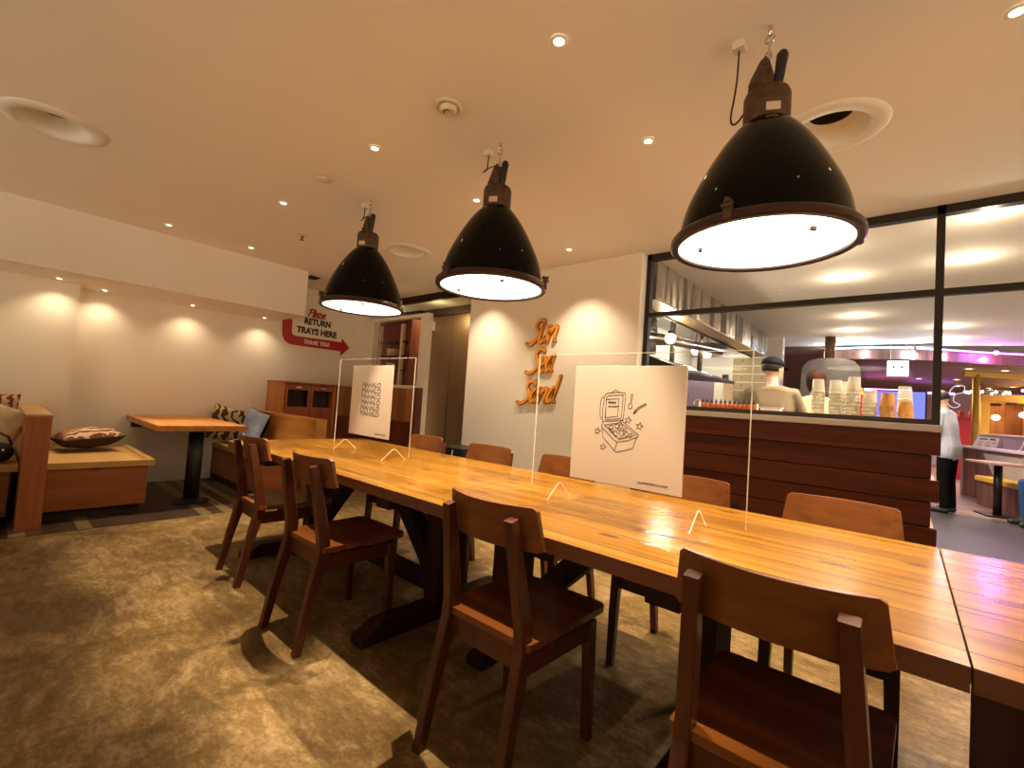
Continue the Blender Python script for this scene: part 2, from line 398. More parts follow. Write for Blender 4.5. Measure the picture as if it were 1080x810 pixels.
# ------------------------------------------------------------------ camera
cam_d = bpy.data.cameras.new('camera'); cam = bpy.data.objects.new('camera', cam_d); C.objects.link(cam); sc.camera = cam
cam_d.sensor_fit = 'HORIZONTAL'; cam_d.sensor_width = 36; cam_d.lens = 480.0/1080*36; cam_d.clip_start = .02; cam_d.clip_end = 100
yaw, pitch, roll = R(41.007), R(2.345), R(3.861)
f = Vector((-sin(yaw)*cos(pitch), cos(yaw)*cos(pitch), sin(pitch))); r0 = Vector((cos(yaw), sin(yaw), 0)); u0 = r0.cross(f)
rr_ = r0*cos(roll)+u0*sin(roll); uu_ = u0*cos(roll)-r0*sin(roll)
Mc = Matrix((rr_, uu_, -f)).transposed().to_4x4(); Mc.translation = Vector((0, 0, 1.13)); cam.matrix_world = Mc

WARM = (1., .80, .55)

# ------------------------------------------------------------------ the setting
HC = 2.5
VENTS = [(-3.60, .14), (-.30, 2.48), (-3.62, 2.52)]
def ceiling_sheet():
    b = bmesh.new(); edges = []
    def loop(pts):
        vs = [b.verts.new((x, y, HC)) for x, y in pts]
        for i in range(len(vs)): edges.append(b.edges.new((vs[i], vs[(i+1) % len(vs)])))
    loop([(-6.4, -3.2), (3.4, -3.2), (3.4, 10.6), (-1.0, 9.6), (-3.2, 9.6), (-3.2, 3.78), (-6.4, 3.78)])
    for cx, cy in VENTS: loop([(cx+.155*cos(2*pi*k/40), cy+.155*sin(2*pi*k/40)) for k in range(40)])
    bmesh.ops.triangle_fill(b, use_beauty=True, use_dissolve=False, edges=edges)
    m = MB(); m.b.free(); m.b = b
    m.prism([(-6.4, -3.2), (3.4, -3.2), (3.4, 10.6), (-1.0, 9.6), (-3.2, 9.6), (-3.2, 3.78), (-6.4, 3.78)], HC+.2, HC+.25)
    return m
struct(ceiling_sheet(), 'ceiling', MAT['ceiling'], 'smooth cream ceiling over the dining room')
struct(MB().box(-6.4, 3.4, -3.2, 4.0, -.1, 0), 'floor', MAT['floor'], 'mottled polished concrete floor of the dining room')
struct(MB().box(-6.4, 4.2, 4.0, 8.9, -.1, 0), 'floor_passage', MAT['floor_dark'], 'dark grey floor of the passage past the counter')
struct(MB().box(-4, 6, 8.9, 21.5, -.1, .004), 'floor_hall', MAT['hall_floor'], 'reddish plank floor of the far hall')
struct(MB().box(-6.2, -4.5, -2.5, 2.22, -.02, .004), 'floor_booth', MAT['booth_floor'], 'dark floorboards under the booth table with a few pale boards')
wl = MB().box(-6.35, -6.2, .52, 3.75, 0, HC)
struct(wl, 'wall_left', MAT['wall'], 'long cream side wall behind the booth benches')
struct(MB().box(-6.35, -5.95, -3.2, .52, 0, HC), 'wall_left_projection', MAT['wall'], 'cream wall projecting forward at the far left')
struct(MB().box(-6.34, -5.33, -3.2, 2.37, 1.975, HC-.001), 'soffit_left', MAT['soffit'], 'boxed cream soffit along the side wall')
# rear service wall with a hatch, y = 3.6
wb = MB()
wb.box(-6.2, -5.83, 3.6, 3.68, 0, 2.2).box(-4.755, -4.613, 3.6, 3.68, 0, 2.2).box(-5.83, -4.755, 3.6, 3.68, 2.155, 2.2).box(-5.83, -4.755, 3.6, 3.68, 0, 1.265)
struct(wb, 'wall_back', MAT['wall'], 'low cream service wall with an open hatch beside the lift')
struct(MB().box(-5.10, -5.05, 3.68, 3.90, 0, 2.2).box(-6.19, -5.05, 3.68, 3.90, 2.17, 2.2), 'wall_hatch', MAT['wains_dark'], 'dark lining of the service hatch')
struct(MB().box(-6.2, -3.84, 3.755, 3.80, 2.405, HC).box(-6.2, -5.75, 4.33, 4.40, 2.3, HC), 'trim_1', MAT['trestle'], 'dark timber strip where the ceiling meets the lift lobby')
struct(MB().box(-6.3, -3.7, 3.80, 4.6, 2.47, 2.52), 'ceiling_lobby', MAT['panel_lit'], 'yellowish lit ceiling panel of the lift lobby')
struct(MB().box(-3.84, -1.745, 3.6, 3.72, 0, HC-.001, .004), 'wall_white', MAT['wall'], 'white wall panel carrying the orange script lettering')
struct(MB().box(-3.95, -3.84, 3.72, 4.5, 0, HC), 'wall_lobby_right', MAT['wall'], 'right side wall of the lift lobby')
struct(MB().box(-6.3, -5.72, 4.42, 4.5, 0, HC).box(-6.3, -3.7, 4.5, 4.55, 0, HC), 'wall_lobby_back', MAT['wains_dark'], 'dark back wall of the lift lobby')
# lift doors
t = tag(MB().box(-5.72, -5.64, 4.36, 4.44, 0, 2.42).box(-4.06, -3.98, 4.36, 4.44, 0, 2.42).box(-5.72, -3.98, 4.36, 4.44, 2.36, 2.46).build('door_1', MAT['iron']), 'bronze lift doorway behind the service wall', None, None, 'structure')
MB().box(-5.64, -5.07, 4.405, 4.43, 0, 2.36, .004).build('door_leaf', MAT['bronze'], t)
MB().box(-5.06, -4.06, 4.41, 4.435, 0, 2.36, .004).build('door_leaf', MAT['bronze'], t)
tag(MB().box(-5.62, -5.44, 4.30, 4.40, 2.14, 2.28, .006).build('indicator_box', MAT['plastic']), 'small ivory indicator box at the top of the lift doors', 'indicator')
# kitchen enclosure
struct(MB().box(-3.15, -3.0, 3.73, 9.6, 0, HC), 'wall_kitchen', MAT['tile'], 'pale tiled side wall of the kitchen')
struct(MB().box(-3.0, -1.55, 8.45, 8.6, 0, HC), 'wall_kitchen_back', MAT['tile'], 'pale tiled end wall of the kitchen under the hood')
# window over the counter
Yw = 3.73
w1 = MB()
w1.box(-1.742, -1.705, Yw-.03, Yw+.03, 1.165, HC).box(-1.742, 3.3, Yw-.03, Yw+.03, 2.445, HC-.002)
w1.box(-1.742, 3.3, Yw-.025, Yw+.025, 1.95, 1.988).box(.113, .152, Yw-.03, Yw+.03, 1.165, HC).box(-1.742, .152, Yw-.025, Yw+.025, 1.167, 1.198)
w1 = struct(w1, 'window_1', MAT['frame'], 'black framed glazing above the serving counter')
for x0, x1, z0, z1 in ((-1.705, .113, 1.988, 2.445), (.152, 3.3, 1.988, 2.445), (-1.705, .113, 1.198, 1.95)):
    MB().box(x0, x1, Yw-.004, Yw+.004, z0, z1).build('pane', MAT['glass'], w1)
# hall beyond
struct(MB().box(-4.2, 7.5, 10.75, 21.5, 2.46, 2.5).box(-4.2, .3, 9.6, 10.75, 2.46, 2.5), 'ceiling_hall', MAT['slat'], 'slatted dark timber ceiling of the far hall')
struct(MB().box(-4.2, 7.5, 21.3, 21.5, 0, 2.5), 'wall_hall', MAT['hall_wall'], 'lilac back wall of the far hall')
struct(MB().box(-4.2, -4.0, 9.6, 21.5, 0, 2.5).box(-4.2, -3.0, 9.6, 9.7, 0, 2.5), 'wall_hall_left', MAT['hall_wall'], 'left wall of the far hall')
# curved bulkhead with its LED line
bk = [(-1.1, 9.7), (-.55, 9.62), (0., 9.75), (.45, 10.1), (.95, 10.55), (1.6, 11.0), (2.6, 11.4)]
bm = MB(); bl = MB()
for (ax, ay), (bx, by) in zip(bk, bk[1:]):
    d = Vector((bx-ax, by-ay, 0)).normalized(); n = Vector((d.y, -d.x, 0))
    e0 = Vector((ax, ay, 0))-d*.02; e1 = Vector((bx, by, 0))+d*.02
    bm.beam(e0+Vector((0, 0, 2.34)), e1+Vector((0, 0, 2.34)), .12, .16, bev=0)
struct(bm, 'trim_bulkhead', MAT['booth_wood'], 'curved dark bulkhead between the two ceilings')
def led(pts, m, label, r=.012):
    tag(MB().tube(pts, r, 6).build('led_strip', m), label, 'light strip')
led([(x+.07*0, y-.08, 2.445) for x, y in bk[3:]], MAT['led_purple'], 'violet LED line along the curved bulkhead right of the window post')
led([(x, y-.08, 2.445) for x, y in bk[:4]], MAT['led_blue'], 'blue LED line along the bulkhead above the stone oven')

for i, ((x, y), c_) in enumerate(zip(bk[:6], ((.75, .9, 1.), (.6, .8, 1.), (.45, .7, 1.), (.8, .4, 1.), (.65, .22, 1.), (.65, .22, 1.)))):
    light('cove_light', 'POINT', (x, y-.12, 2.33), 7, c_, shadow_soft_size=.02)

# ------------------------------------------------------------------ ceiling fittings
DL = [(-1.02, 1.31, 'between the near and middle lamps, above the near table edge', 1.), (-1.02, 2.095, 'beside the near lamp, above the far side of the table', .8),
      (-2.28, 1.32, 'left of the middle lamp, above the near side of the table', 1.), (-2.26, 2.10, 'just behind the neck of the middle lamp', .8),
      (-3.54, 1.345, 'left of the farthest lamp, second in from the soffit', 1.), (-2.26, 3.24, 'in front of the white wall with orange lettering', 1.),
      (-4.98, .952, 'beside the soffit edge, left of its neighbour', .35), (-4.98, 1.625, 'beside the soffit edge, nearer the tray station', .35),
      (.24, 2.08, 'at the upper right corner of the ceiling', .8), (-3.5, 3.24, 'nearest the lift lobby, before the white wall', 1.),
      (.24, 1.31, 'above the right-hand table', .45), (-1.02, 3.24, 'between the near lamp and the counter window', .6)]
proto = None
def make_dl():
    t = thing('downlight', '', 'downlight', (0, 0, 0), 0, 'ceiling downlights')
    MB().lathe([(.019, -.001), (.022, -.006), (.031, -.004), (.034, -.0005)], 28).build('trim_ring', MAT['white'], t, True)
    MB().lathe([(0, -.0035), (.019, -.0035), (.020, -.001)], 24).build('lens', MAT['lens'], t, True)
    return t
for x, y, w, p in DL:
    lab = 'small round recessed downlight '+w
    if proto is None: proto = make_dl(); proto.location = (x, y, HC-.001); t = proto; tag(t, lab)
    else: t = dup(proto, (x, y, HC-.001), None, lab)
    light('downlight_beam', 'SPOT', (x, y, HC-.012), (80 if y > 3 else 330)*p, WARM, aim=(x, y, 0), spot_size=R(96 if y > 3 else 48 if y < 2 else 76), spot_blend=(.8 if y > 3 else .42), shadow_soft_size=.009)
for i, (x, y, w) in enumerate([(-5.80, .361, 'second from the left under the soffit, above the left wall projection'), (-6.05, .70, 'under the soffit, just right of the wall corner'),
                (-6.03, 1.436, 'under the soffit above the booth table'), (-6.03, 2.19, 'at the far end of the soffit beside the arrow sign'), (-5.80, -.35, 'out at the left end of the soffit')]):
    dup(proto, (x, y, 1.974), None, 'small bright downlight '+w, 'soffit downlights')
    light('soffit_beam', 'SPOT', (x, y, 1.962), 11, (1., .78, .50), aim=(x+.05, y, 0), spot_size=R(125), spot_blend=.8, shadow_soft_size=.03)

def vent(x, y, label):
    t = thing('ceiling_vent', label, 'air vent', (x, y, HC))
    MB().lathe([(.15, -.002), (.158, -.014), (.2, -.012), (.222, -.004), (.225, -.0005)], 56).build('flange', MAT['white'], t, True)
    MB().lathe([(.152, -.006), (.150, .03), (.125, .055), (.085, .075)], 48).build('bowl', MAT['white'], t, True)
    MB().lathe([(.086, .075), (.086, .15), (0, .15)], 36).build('duct', MAT['hole'], t, True)
vent(*VENTS[0], 'large round ceiling air vent at the upper left')
vent(*VENTS[1], 'large round ceiling air vent half behind the near lamp')
vent(*VENTS[2], 'round ceiling air vent between the farthest and middle lamps')
t = thing('smoke_detector', 'round ivory smoke detector in the ceiling between the downlights', 'smoke detector', (-1.655, 1.316, HC))
MB().lathe([(0, -.002), (.062, -.002), (.066, -.006), (.066, -.012), (.05, -.018), (.046, -.012), (.044, -.012)], 36).build('base_plate', MAT['plastic'], t, True)
MB().lathe([(.042, -.008), (.042, -.02), (.030, -.034), (.022, -.036), (.02, -.03), (0, -.03)], 32).build('sensor_head', MAT['plastic'], t, True)
MB().tube([(.021*cos(a), .021*sin(a), -.035) for a in [R(200+i*16) for i in range(9)]], .003, 6).build('sensor_slot', MAT['hole'], t)
tag(MB().lathe([(0, -.012), (.02, -.012), (.036, -.006), (.040, 0), (0, 0)], 28, (-2.906, 1.335, HC)).build('ceiling_sensor', MAT['plastic'], None, True), 'small flat heat sensor disc on the ceiling left of the middle lamp', 'sensor')
t = thing('ceiling_sprinkler', 'small metal sprinkler head on the ceiling near the soffit', 'sprinkler', (-4.122, 1.749, HC+.0004))
MB().lathe([(.012, -.010), (.034, -.004), (.038, -.0005)], 24).build('escutcheon', MAT['plastic'], t, True)
MB().tube([(0, 0, -.004), (0, 0, -.028)], .007, 8).tube([(-.012, 0, -.012), (-.014, 0, -.03), (0, 0, -.042), (.014, 0, -.03), (.012, 0, -.012)], .003, 6).build('nozzle', MAT['iron'], t)
MB().lathe([(0, -.046), (.018, -.045), (.018, -.042), (0, -.042)], 16).build('deflector', MAT['iron'], t)
tag(MB().box(-5.62, -5.46, 2.46, 2.58, 2.488, 2.4995, .003).build('ceiling_grille', MAT['hole']), 'small dark grille in the ceiling past the soffit end', 'grille')

# ------------------------------------------------------------------ pendant lamps
def arc(cx, cz, r, a0, a1, n): return [(cx+r*cos(R(a0+(a1-a0)*i/n)), cz+r*sin(R(a0+(a1-a0)*i/n))) for i in range(n+1)]
def pendant(x, y, label, variant, energy):
    t = thing('pendant_lamp', label, 'lamp', (x, y, 0), 0, 'black enamel pendant lamps over the tables')
    prof = [(.266, 1.742), (.262, 1.775), (.254, 1.82), (.241, 1.865), (.222, 1.91), (.198, 1.96), (.170, 2.012), (.142, 2.058), (.112, 2.10), (.088, 2.128), (.072, 2.142)]
    MB().lathe(prof+[(.066, 2.136), (.084, 2.12), (.138, 2.05), (.194, 1.953), (.236, 1.86), (.256, 1.775), (.260, 1.742), (.266, 1.742)], 72).build('shade', MAT['enamel'], t, 40)
    MB().lathe([(.264, 1.716), (.284, 1.714), (.290, 1.720), (.290, 1.738), (.282, 1.748), (.268, 1.752), (.262, 1.748), (.262, 1.728), (.264, 1.716)], 72).build('rim', MAT['rim'], t, 40)
    g = MB().lathe([(0, 1.722), (.262, 1.724), (.262, 1.731), (0, 1.73)], 64).build('glass_disc', MAT['disc'], t)
    for a, k in ((R(200), 0), (R(330), 1)):
        MB().obox((.19*cos(a), .19*sin(a), 1.716), (.012, .018, .012), (0, 0, a), .002).build('glass_clip', MAT['iron'], g)
    for k in range(3):
        a = R(25+120*k)
        cl = MB().obox((.288*cos(a), .288*sin(a), 1.745), (.02, .026, .055), (0, 0, a), .004)
        cl.tube([(.272*cos(a), .272*sin(a), 1.775), (.306*cos(a), .306*sin(a), 1.772)], .008, 8)
        cl.tube([(.3*cos(a)-.016*sin(a), .3*sin(a)+.016*cos(a), 1.757), (.3*cos(a)+.016*sin(a), .3*sin(a)-.016*cos(a), 1.757)], .006, 8)
        cl.build('clamp', MAT['iron'], t, 40)
    MB().lathe([(.071, 2.135), (.073, 2.14), (.073, 2.238), (.068, 2.252), (.055, 2.26), (0, 2.262)], 36).build('housing', MAT['iron'], t, 40)
    a = R(-62); MB().obox((.074*cos(a), .074*sin(a), 2.165), (.004, .044, .028), (0, 0, a), .001).build('rating_plate', MAT['label'], t)
    br = MB().prism([(-.06, 2.262), (.02, 2.262), (.022, 2.30), (.006, 2.365), (-.006, 2.385), (-.022, 2.372), (-.052, 2.315)], -.018, .018, 1)
    br.tube([(-.045, -.024, 2.29), (-.045, .024, 2.29)], .012, 10).tube([(-.004, -.024, 2.36), (-.004, .024, 2.36)], .01, 10)
    br.build('bracket', MAT['iron'], t)
    MB().tube([(.030, 0, 2.262), (.034, 0, 2.30), (.038, 0, 2.34), (.042, 0, 2.375), (.044, 0, 2.388)], [.012, .016, .017, .019, .012], 12).build('spring_balancer', MAT['black'], t, 40)
    hk = MB().tube([(.0, 0, 2.372), (0, 0, 2.44)], .005, 8)
    hk.tube([(-.003+.011*cos(q), 0, 2.392+.014*sin(q)) for q in [2*pi*i/16 for i in range(16)]], .0035, 6, True)
    hk.tube([(.014*cos(q), 0, 2.452+.014*sin(q)) for q in [2*pi*i/20 for i in range(20)]], .004, 6, True)
    hk.tube([(0, .011*cos(q), 2.474+.013*sin(q)) for q in [2*pi*i/20 for i in range(20)]], .004, 6, True).tube([(0, 0, 2.484), (0, 0, 2.4995)], .007, 8)
    hk.build('hook_chain', MAT['chrome'], t)
    bx = MB().box(-.125, -.083, -.005, .037, 2.468, 2.4995, .003).build('junction_box', MAT['plastic'], t)
    if variant == 0: pts = [(-.104, .016, 2.47), (-.104, .016, 2.43), (-.106, .016, 2.36), (-.112, .014, 2.29), (-.118, .01, 2.24), (-.118, .006, 2.205), (-.108, .003, 2.185), (-.09, 0, 2.19), (-.07, 0, 2.215)]
    else: pts = [(-.104, .016, 2.47), (-.104, .014, 2.42), (-.106, .01, 2.395), (-.128, .006, 2.38), (-.1, .006, 2.388), (-.075, .004, 2.392), (-.03, 0, 2.385), (-.008, 0, 2.37)]
    cu = []
    for i in range(len(pts)-1):
        for k in range(4):
            p = [Vector(pts[max(0, min(len(pts)-1, i+j))]) for j in (-1, 0, 1, 2)]; s = k/4
            cu.append(.5*((2*p[1])+(p[2]-p[0])*s+(2*p[0]-5*p[1]+4*p[2]-p[3])*s*s+(3*p[1]-p[0]-3*p[2]+p[3])*s**3))
    MB().tube(cu+[pts[-1]], .0035, 6).build('cable', MAT['black'], t, True)
    light('pendant_light', 'AREA', (x, y, 1.708), energy, (1., .84, .60), aim=(x, y, 0), shape='DISK', size=.5)
    return t
pendant(-.39, 1.69, 'largest black dome pendant lamp, nearest, hanging before the counter window', 0, 4)
pendant(-1.66, 1.69, 'middle black dome pendant lamp, left of the orange script lettering', 1, 4)
pendant(-2.91, 1.69, 'farthest black dome pendant lamp, beside the return trays sign', 1, 4)

# ------------------------------------------------------------------ long tables
def trestle(mb_x, t, side, half=.5):
    """One end support: floor beam, upright and a raking brace. side = +1 when the brace leans towards +x."""
    x = mb_x
    MB().prism([(-half, 0), (half, 0), (half, .035), (half-.1, .085), (.1-half, .085), (-half, .035)], x-.045, x+.045, 0).build('floor_beam', MAT['trestle'], t)
    MB().box(x-.05, x+.05, -.09, .09, .08, .66, .004).build('upright', MAT['trestle'], t)
    MB().box(x-.05, x+.05, -.42, .42, .60, .685, .004).build('top_beam', MAT['trestle'], t)
    if side: MB().beam((x+side*.03, 0, .16), (x+side*.52, 0, .66), .09, .095, (0, 1, 0)).build('brace', MAT['trestle'], t)
def table(x0, x1, label, posts, leftseam=None):
    cx = (x0+x1)/2
    t = thing('dining_table', label, 'table', (cx, 1.6635, 0), 0, 'long timber dining tables set end to end')
    a, b = x0-cx, x1-cx
    m = MB()
    if leftseam:
        m.prism([(a, -.5225), (a+.225, -.5225), (a+.055, .5225), (a, .5225)], .685, .73)
        m.prism([(a+.228, -.5225), (b, -.5225), (b, .5225), (a+.058, .5225)], .685, .73)
    else: m.box(a, b, -.5225, .5225, .685, .73, .0025)
    for f_ in m.b.faces:
        f_.material_index = 0 if abs(f_.normal.z) > .5 else 1
    bmesh.ops.recalc_face_normals(m.b, faces=m.b.faces[:])
    for f_ in m.b.faces: f_.material_index = 0 if abs(f_.normal.z) > .5 else 1
    m.build('tabletop', [MAT['top'], MAT['top_edge']], t)
    for px, s, hf in posts: trestle(px-cx, t, s, hf)
    if len(posts) == 2 and not leftseam:
        MB().beam((posts[0][0]-cx+.05, 0, .13), (posts[1][0]-cx-.05, 0, .13), .06, .09, bev=.003).build('stretcher', MAT['trestle'], t)
    return t
table(-3.60, -1.672, 'farthest long pine table, under the middle and farthest lamps', [(-3.24, 1, .5), (-1.83, -1, .5)])
table(-1.668, .094, 'middle long pine table, under the near lamp', [(-1.36, 1, .225), (-.49, 0, .5)], True)
t3 = table(.0975, 1.95, 'nearest pine table running out of the right edge', [(1.6, -1, .5)])
MB().box(.0985-1.02375, .9, -.515, -.475, 0, .685, .003).build('front_panel', MAT['trestle'], t3)

# ------------------------------------------------------------------ chairs
def make_chair():
    t = thing('dining_chair', '', 'chair', (0, 0, 0), 0, 'wooden dining chairs around the long tables')
    for s in (-1, 1):
        MB().path([(s*.168, -.245, 0), (s*.163, -.202, .22), (s*.158, -.156, .41), (s*.154, -.158, .48), (s*.142, -.192, .66), (s*.134, -.220, .793)],
                  [(.030, .034), (.033, .042), (.036, .054), (.036, .052), (.035, .042), (.033, .032)]).build('leg', MAT['chair'], t)
    for s in (-1, 1):
        MB().path([(s*.180, .200, 0), (s*.178, .192, .25), (s*.175, .185, .402)], [(.030, .030), (.036, .036), (.040, .040)]).build('leg', MAT['chair'], t)
    m = MB()
    for s in (-1, 1):
        m.beam((s*.160, -.150, .368), (s*.172, .18, .368), .022, .062, bev=.002)
        m.box(s*.166-.012, s*.166+.012, -.06, -.03, .397, .4175).box(s*.168-.012, s*.168+.012, .10, .13, .397, .4175)
    m.box(-.155, .155, -.160, -.138, .345, .417, .002).box(-.17, .17, .172, .194, .337, .399, .002)
    m.build('seat_frame', MAT['chair'], t)
    # seat: rounded plywood panel, dished slightly
    out = []
    hw0, hw1, y0, y1, rc = .190, .200, -.168, .262, .03
    for cx, cy, a0 in ((hw1-rc, y1-rc, 0), (-hw1+rc, y1-rc, 90), (-hw0+.012, y0+.012, 180), (hw0-.012, y0+.012, 270)):
        r_ = rc if cy > 0 else .012
        for k in range(6): a = R(a0+k*18); out.append((cx+r_*cos(a), cy+r_*sin(a)))
    b = MB(); top, bot = [], []
    for x, y in out: top.append(b.b.verts.new((x, y, .440))); bot.append(b.b.verts.new((x, y, .418)))
    n = len(out); in1, in2 = [], []
    for x, y in out:
        in1.append(b.b.verts.new((x*.72, .067+(y-.067)*.72, .434))); in2.append(b.b.verts.new((x*.35, .067+(y-.067)*.35, .430)))
    for i in range(n):
        j = (i+1) % n
        b.b.faces.new((bot[i], bot[j], top[j], top[i])); b.b.faces.new((top[i], top[j], in1[j], in1[i])); b.b.faces.new((in1[i], in1[j], in2[j], in2[i]))
    b.b.faces.new(in2); b.b.faces.new(bot[::-1]); b.build('seat', MAT['chair_h'], t, 35)
    # backrest: curved ply board, hollow towards the sitter, wider at the foot
    m = MB(); nx, nz, g = 36, 14, {}
    for side in (0, 1):
        for i in range(nx+1):
            for j in range(nz+1):
                u = -1+2*i/nx; v = j/nz; hw = .199-.016*v
                cr = .008
                du = max(0, abs(u)*hw-(hw-cr)); zc = min(v, 1-v)*.132
                x = u*hw
                z = .696+.132*v
                if zc < cr and du > 0:                     # round the corners
                    k = cr-math.sqrt(max(0, cr*cr-du*du)); z += (k if v < .5 else -k)*(1-zc/cr)
                y = -.150-.052*(1-u*u)-.028*(v)+(.0 if side else .0)
                g[side, i, j] = m.b.verts.new((x, y+.014*side+.010, z))
    for side in (0, 1):
        for i in range(nx):
            for j in range(nz): m.b.faces.new([g[side, a, c] for a, c in ((i, j), (i+1, j), (i+1, j+1), (i, j+1))])
    for i in range(nx):
        for j in (0, nz): m.b.faces.new((g[0, i, j], g[0, i+1, j], g[1, i+1, j], g[1, i, j]))
    for j in range(nz):
        for i in (0, nx): m.b.faces.new((g[0, i, j], g[0, i, j+1], g[1, i, j+1], g[1, i, j]))
    m.build('backrest', MAT['chair_h'], t, 50)
    return t
ch0 = make_chair()
near = [(-.200, 1.232, 0, 'nearest wooden chair, its curved back to the viewer at the lower right'), (-.985, 1.235, 0, 'wooden chair with its back to the viewer, left of the nearest chair'),
        (-2.095, 1.181, R(1), 'wooden chair second from the left on the near side of the farthest table'), (-2.955, 1.245, R(-2), 'leftmost wooden chair on the near side, closest to the booth')]
far = [(-.190, 2.105, pi, 'wooden chair facing the viewer before the end of the plank counter'), (-.79, 2.105, pi, 'wooden chair facing the viewer, partly behind the large square poster with the food box'),
       (-1.505, 2.12, pi, 'wooden chair mostly hidden at the left of the food box poster'), (-2.12, 2.10, pi+R(2), 'wooden chair facing the viewer below the orange lettering'), (-2.80, 2.10, pi, 'wooden chair facing the viewer, farthest, beside the small lettered poster')]
for i, (x, y, rz, lab) in enumerate(near+far):
    if i == 0: ch0.location = (x, y, 0); ch0.rotation_euler = (0, 0, rz); tag(ch0, lab)
    else: dup(ch0, (x, y, 0), rz, lab)

# ------------------------------------------------------------------ line drawing helpers
def smooth2(pts, n=6, closed=False):
    P = [Vector((*p, 0)) for p in pts]; N = len(P); out = []
    for i in range(N if closed else N-1):
        q = [P[(i+j) % N] if closed else P[max(0, min(N-1, i+j))] for j in (-1, 0, 1, 2)]
        for k in range(n):
            s = k/n
            v = .5*((2*q[1])+(q[2]-q[0])*s+(2*q[0]-5*q[1]+4*q[2]-q[3])*s*s+(3*q[1]-q[0]-3*q[2]+q[3])*s**3); out.append((v.x, v.y))
    out.append(pts[0] if closed else pts[-1]); return out
def ribbon(mb, pts, w, plane, d0, d1, cap=8):
    """A pen stroke along 2-D pts, w wide, as a solid from depth d0 to d1; plane(u,v,d) -> xyz."""
    n = len(pts); L_, R_ = [], []
    for i, p in enumerate(pts):
        a = pts[max(0, i-1)]; b = pts[min(n-1, i+1)]; dx, dy = b[0]-a[0], b[1]-a[1]; l = math.hypot(dx, dy) or 1
        ww = w[i] if isinstance(w, list) else w
        L_.append((p[0]-dy/l*ww/2, p[1]+dx/l*ww/2)); R_.append((p[0]+dy/l*ww/2, p[1]-dx/l*ww/2))
    b = mb.b
    V = [[b.verts.new(plane(*q, d)) for q in S] for S in (L_, R_) for d in (d0, d1)]
    for i in range(n-1):
        b.faces.new((V[1][i], V[1][i+1], V[3][i+1], V[3][i])); b.faces.new((V[0][i], V[2][i], V[2][i+1], V[0][i+1]))
        b.faces.new((V[0][i], V[0][i+1], V[1][i+1], V[1][i])); b.faces.new((V[2][i], V[3][i], V[3][i+1], V[2][i+1]))
    for i in (0, n-1): b.faces.new((V[0][i], V[1][i], V[3][i], V[2][i]))
    if cap:
        for p, ww in ((pts[0], w[0] if isinstance(w, list) else w), (pts[-1], w[-1] if isinstance(w, list) else w)):
            c = [(p[0]+ww/2*cos(2*pi*k/cap), p[1]+ww/2*sin(2*pi*k/cap)) for k in range(cap)]
            a = [b.verts.new(plane(*q, d0)) for q in c]; e = [b.verts.new(plane(*q, d1)) for q in c]
            b.faces.new(e); b.faces.new(a[::-1])
            for k in range(cap): b.faces.new((a[k], a[(k+1) % cap], e[(k+1) % cap], e[k]))
# brush script: strokes per letter (x-height .8, capitals 1.5), then the advance
SCRIPT = {
 'S': ([[(1.10, 1.22), (1.02, 1.44), (.74, 1.50), (.48, 1.34), (.46, 1.08), (.68, .84), (.82, .58), (.72, .24), (.44, .02), (.16, -.04), (-.10, .06)]], 1.0),
 'P': ([[(.08, -.02), (.2, .7), (.34, 1.36)], [(.0, 1.16), (.3, 1.5), (.78, 1.42), (.76, .98), (.3, .68)]], .8),
 'u': ([[(.02, 1.0), (-.02, .40), (.03, .08), (.22, .03), (.46, .34)], [(.56, 1.0), (.52, .5), (.52, .12), (.64, .02)]], .76),
 'n': ([[(.02, .96), (.0, .5), (-.02, .0)], [(.04, .50), (.32, .93), (.52, .88), (.52, .5), (.50, .12), (.62, .02)]], .74),
 'e': ([[(.06, .42), (.32, .56), (.38, .82), (.22, .96), (.04, .70), (.0, .30), (.12, .04), (.30, .04), (.48, .26)]], .56),
 'a': ([[(.42, .84), (.24, .96), (.04, .66), (.0, .26), (.12, .04), (.28, .16), (.42, .6)], [(.48, 1.0), (.44, .5), (.44, .12), (.56, .02)]], .68),
 'd': ([[(.42, .84), (.24, .96), (.04, .66), (.0, .26), (.12, .04), (.28, .16), (.42, .6)], [(.56, 1.75), (.50, 1.0), (.44, .4), (.46, .1), (.58, .04)]], .68),
 'l': ([[(.3, 1.45), (.06, .2), (.14, .0), (.3, .12)]], .3),
 's': ([[(.38, .7), (.2, .8), (.1, .62), (.32, .3), (.24, .02), (-.02, .1)]], .46)}
def script(mb, text, w, plane, d0, d1, slant=.28, size=1., ox=0., oy=0., rise=0.):
    x = 0
    for ch in text:
        st, adv = SCRIPT[ch]
        for s in st:
            pts = [(ox+(x+u+slant*v)*size, oy+(v+rise*(x+u))*size) for u, v in smooth2(s, 6)]
            ribbon(mb, pts, w*size, plane, d0, d1)
        x += adv
    return x*size
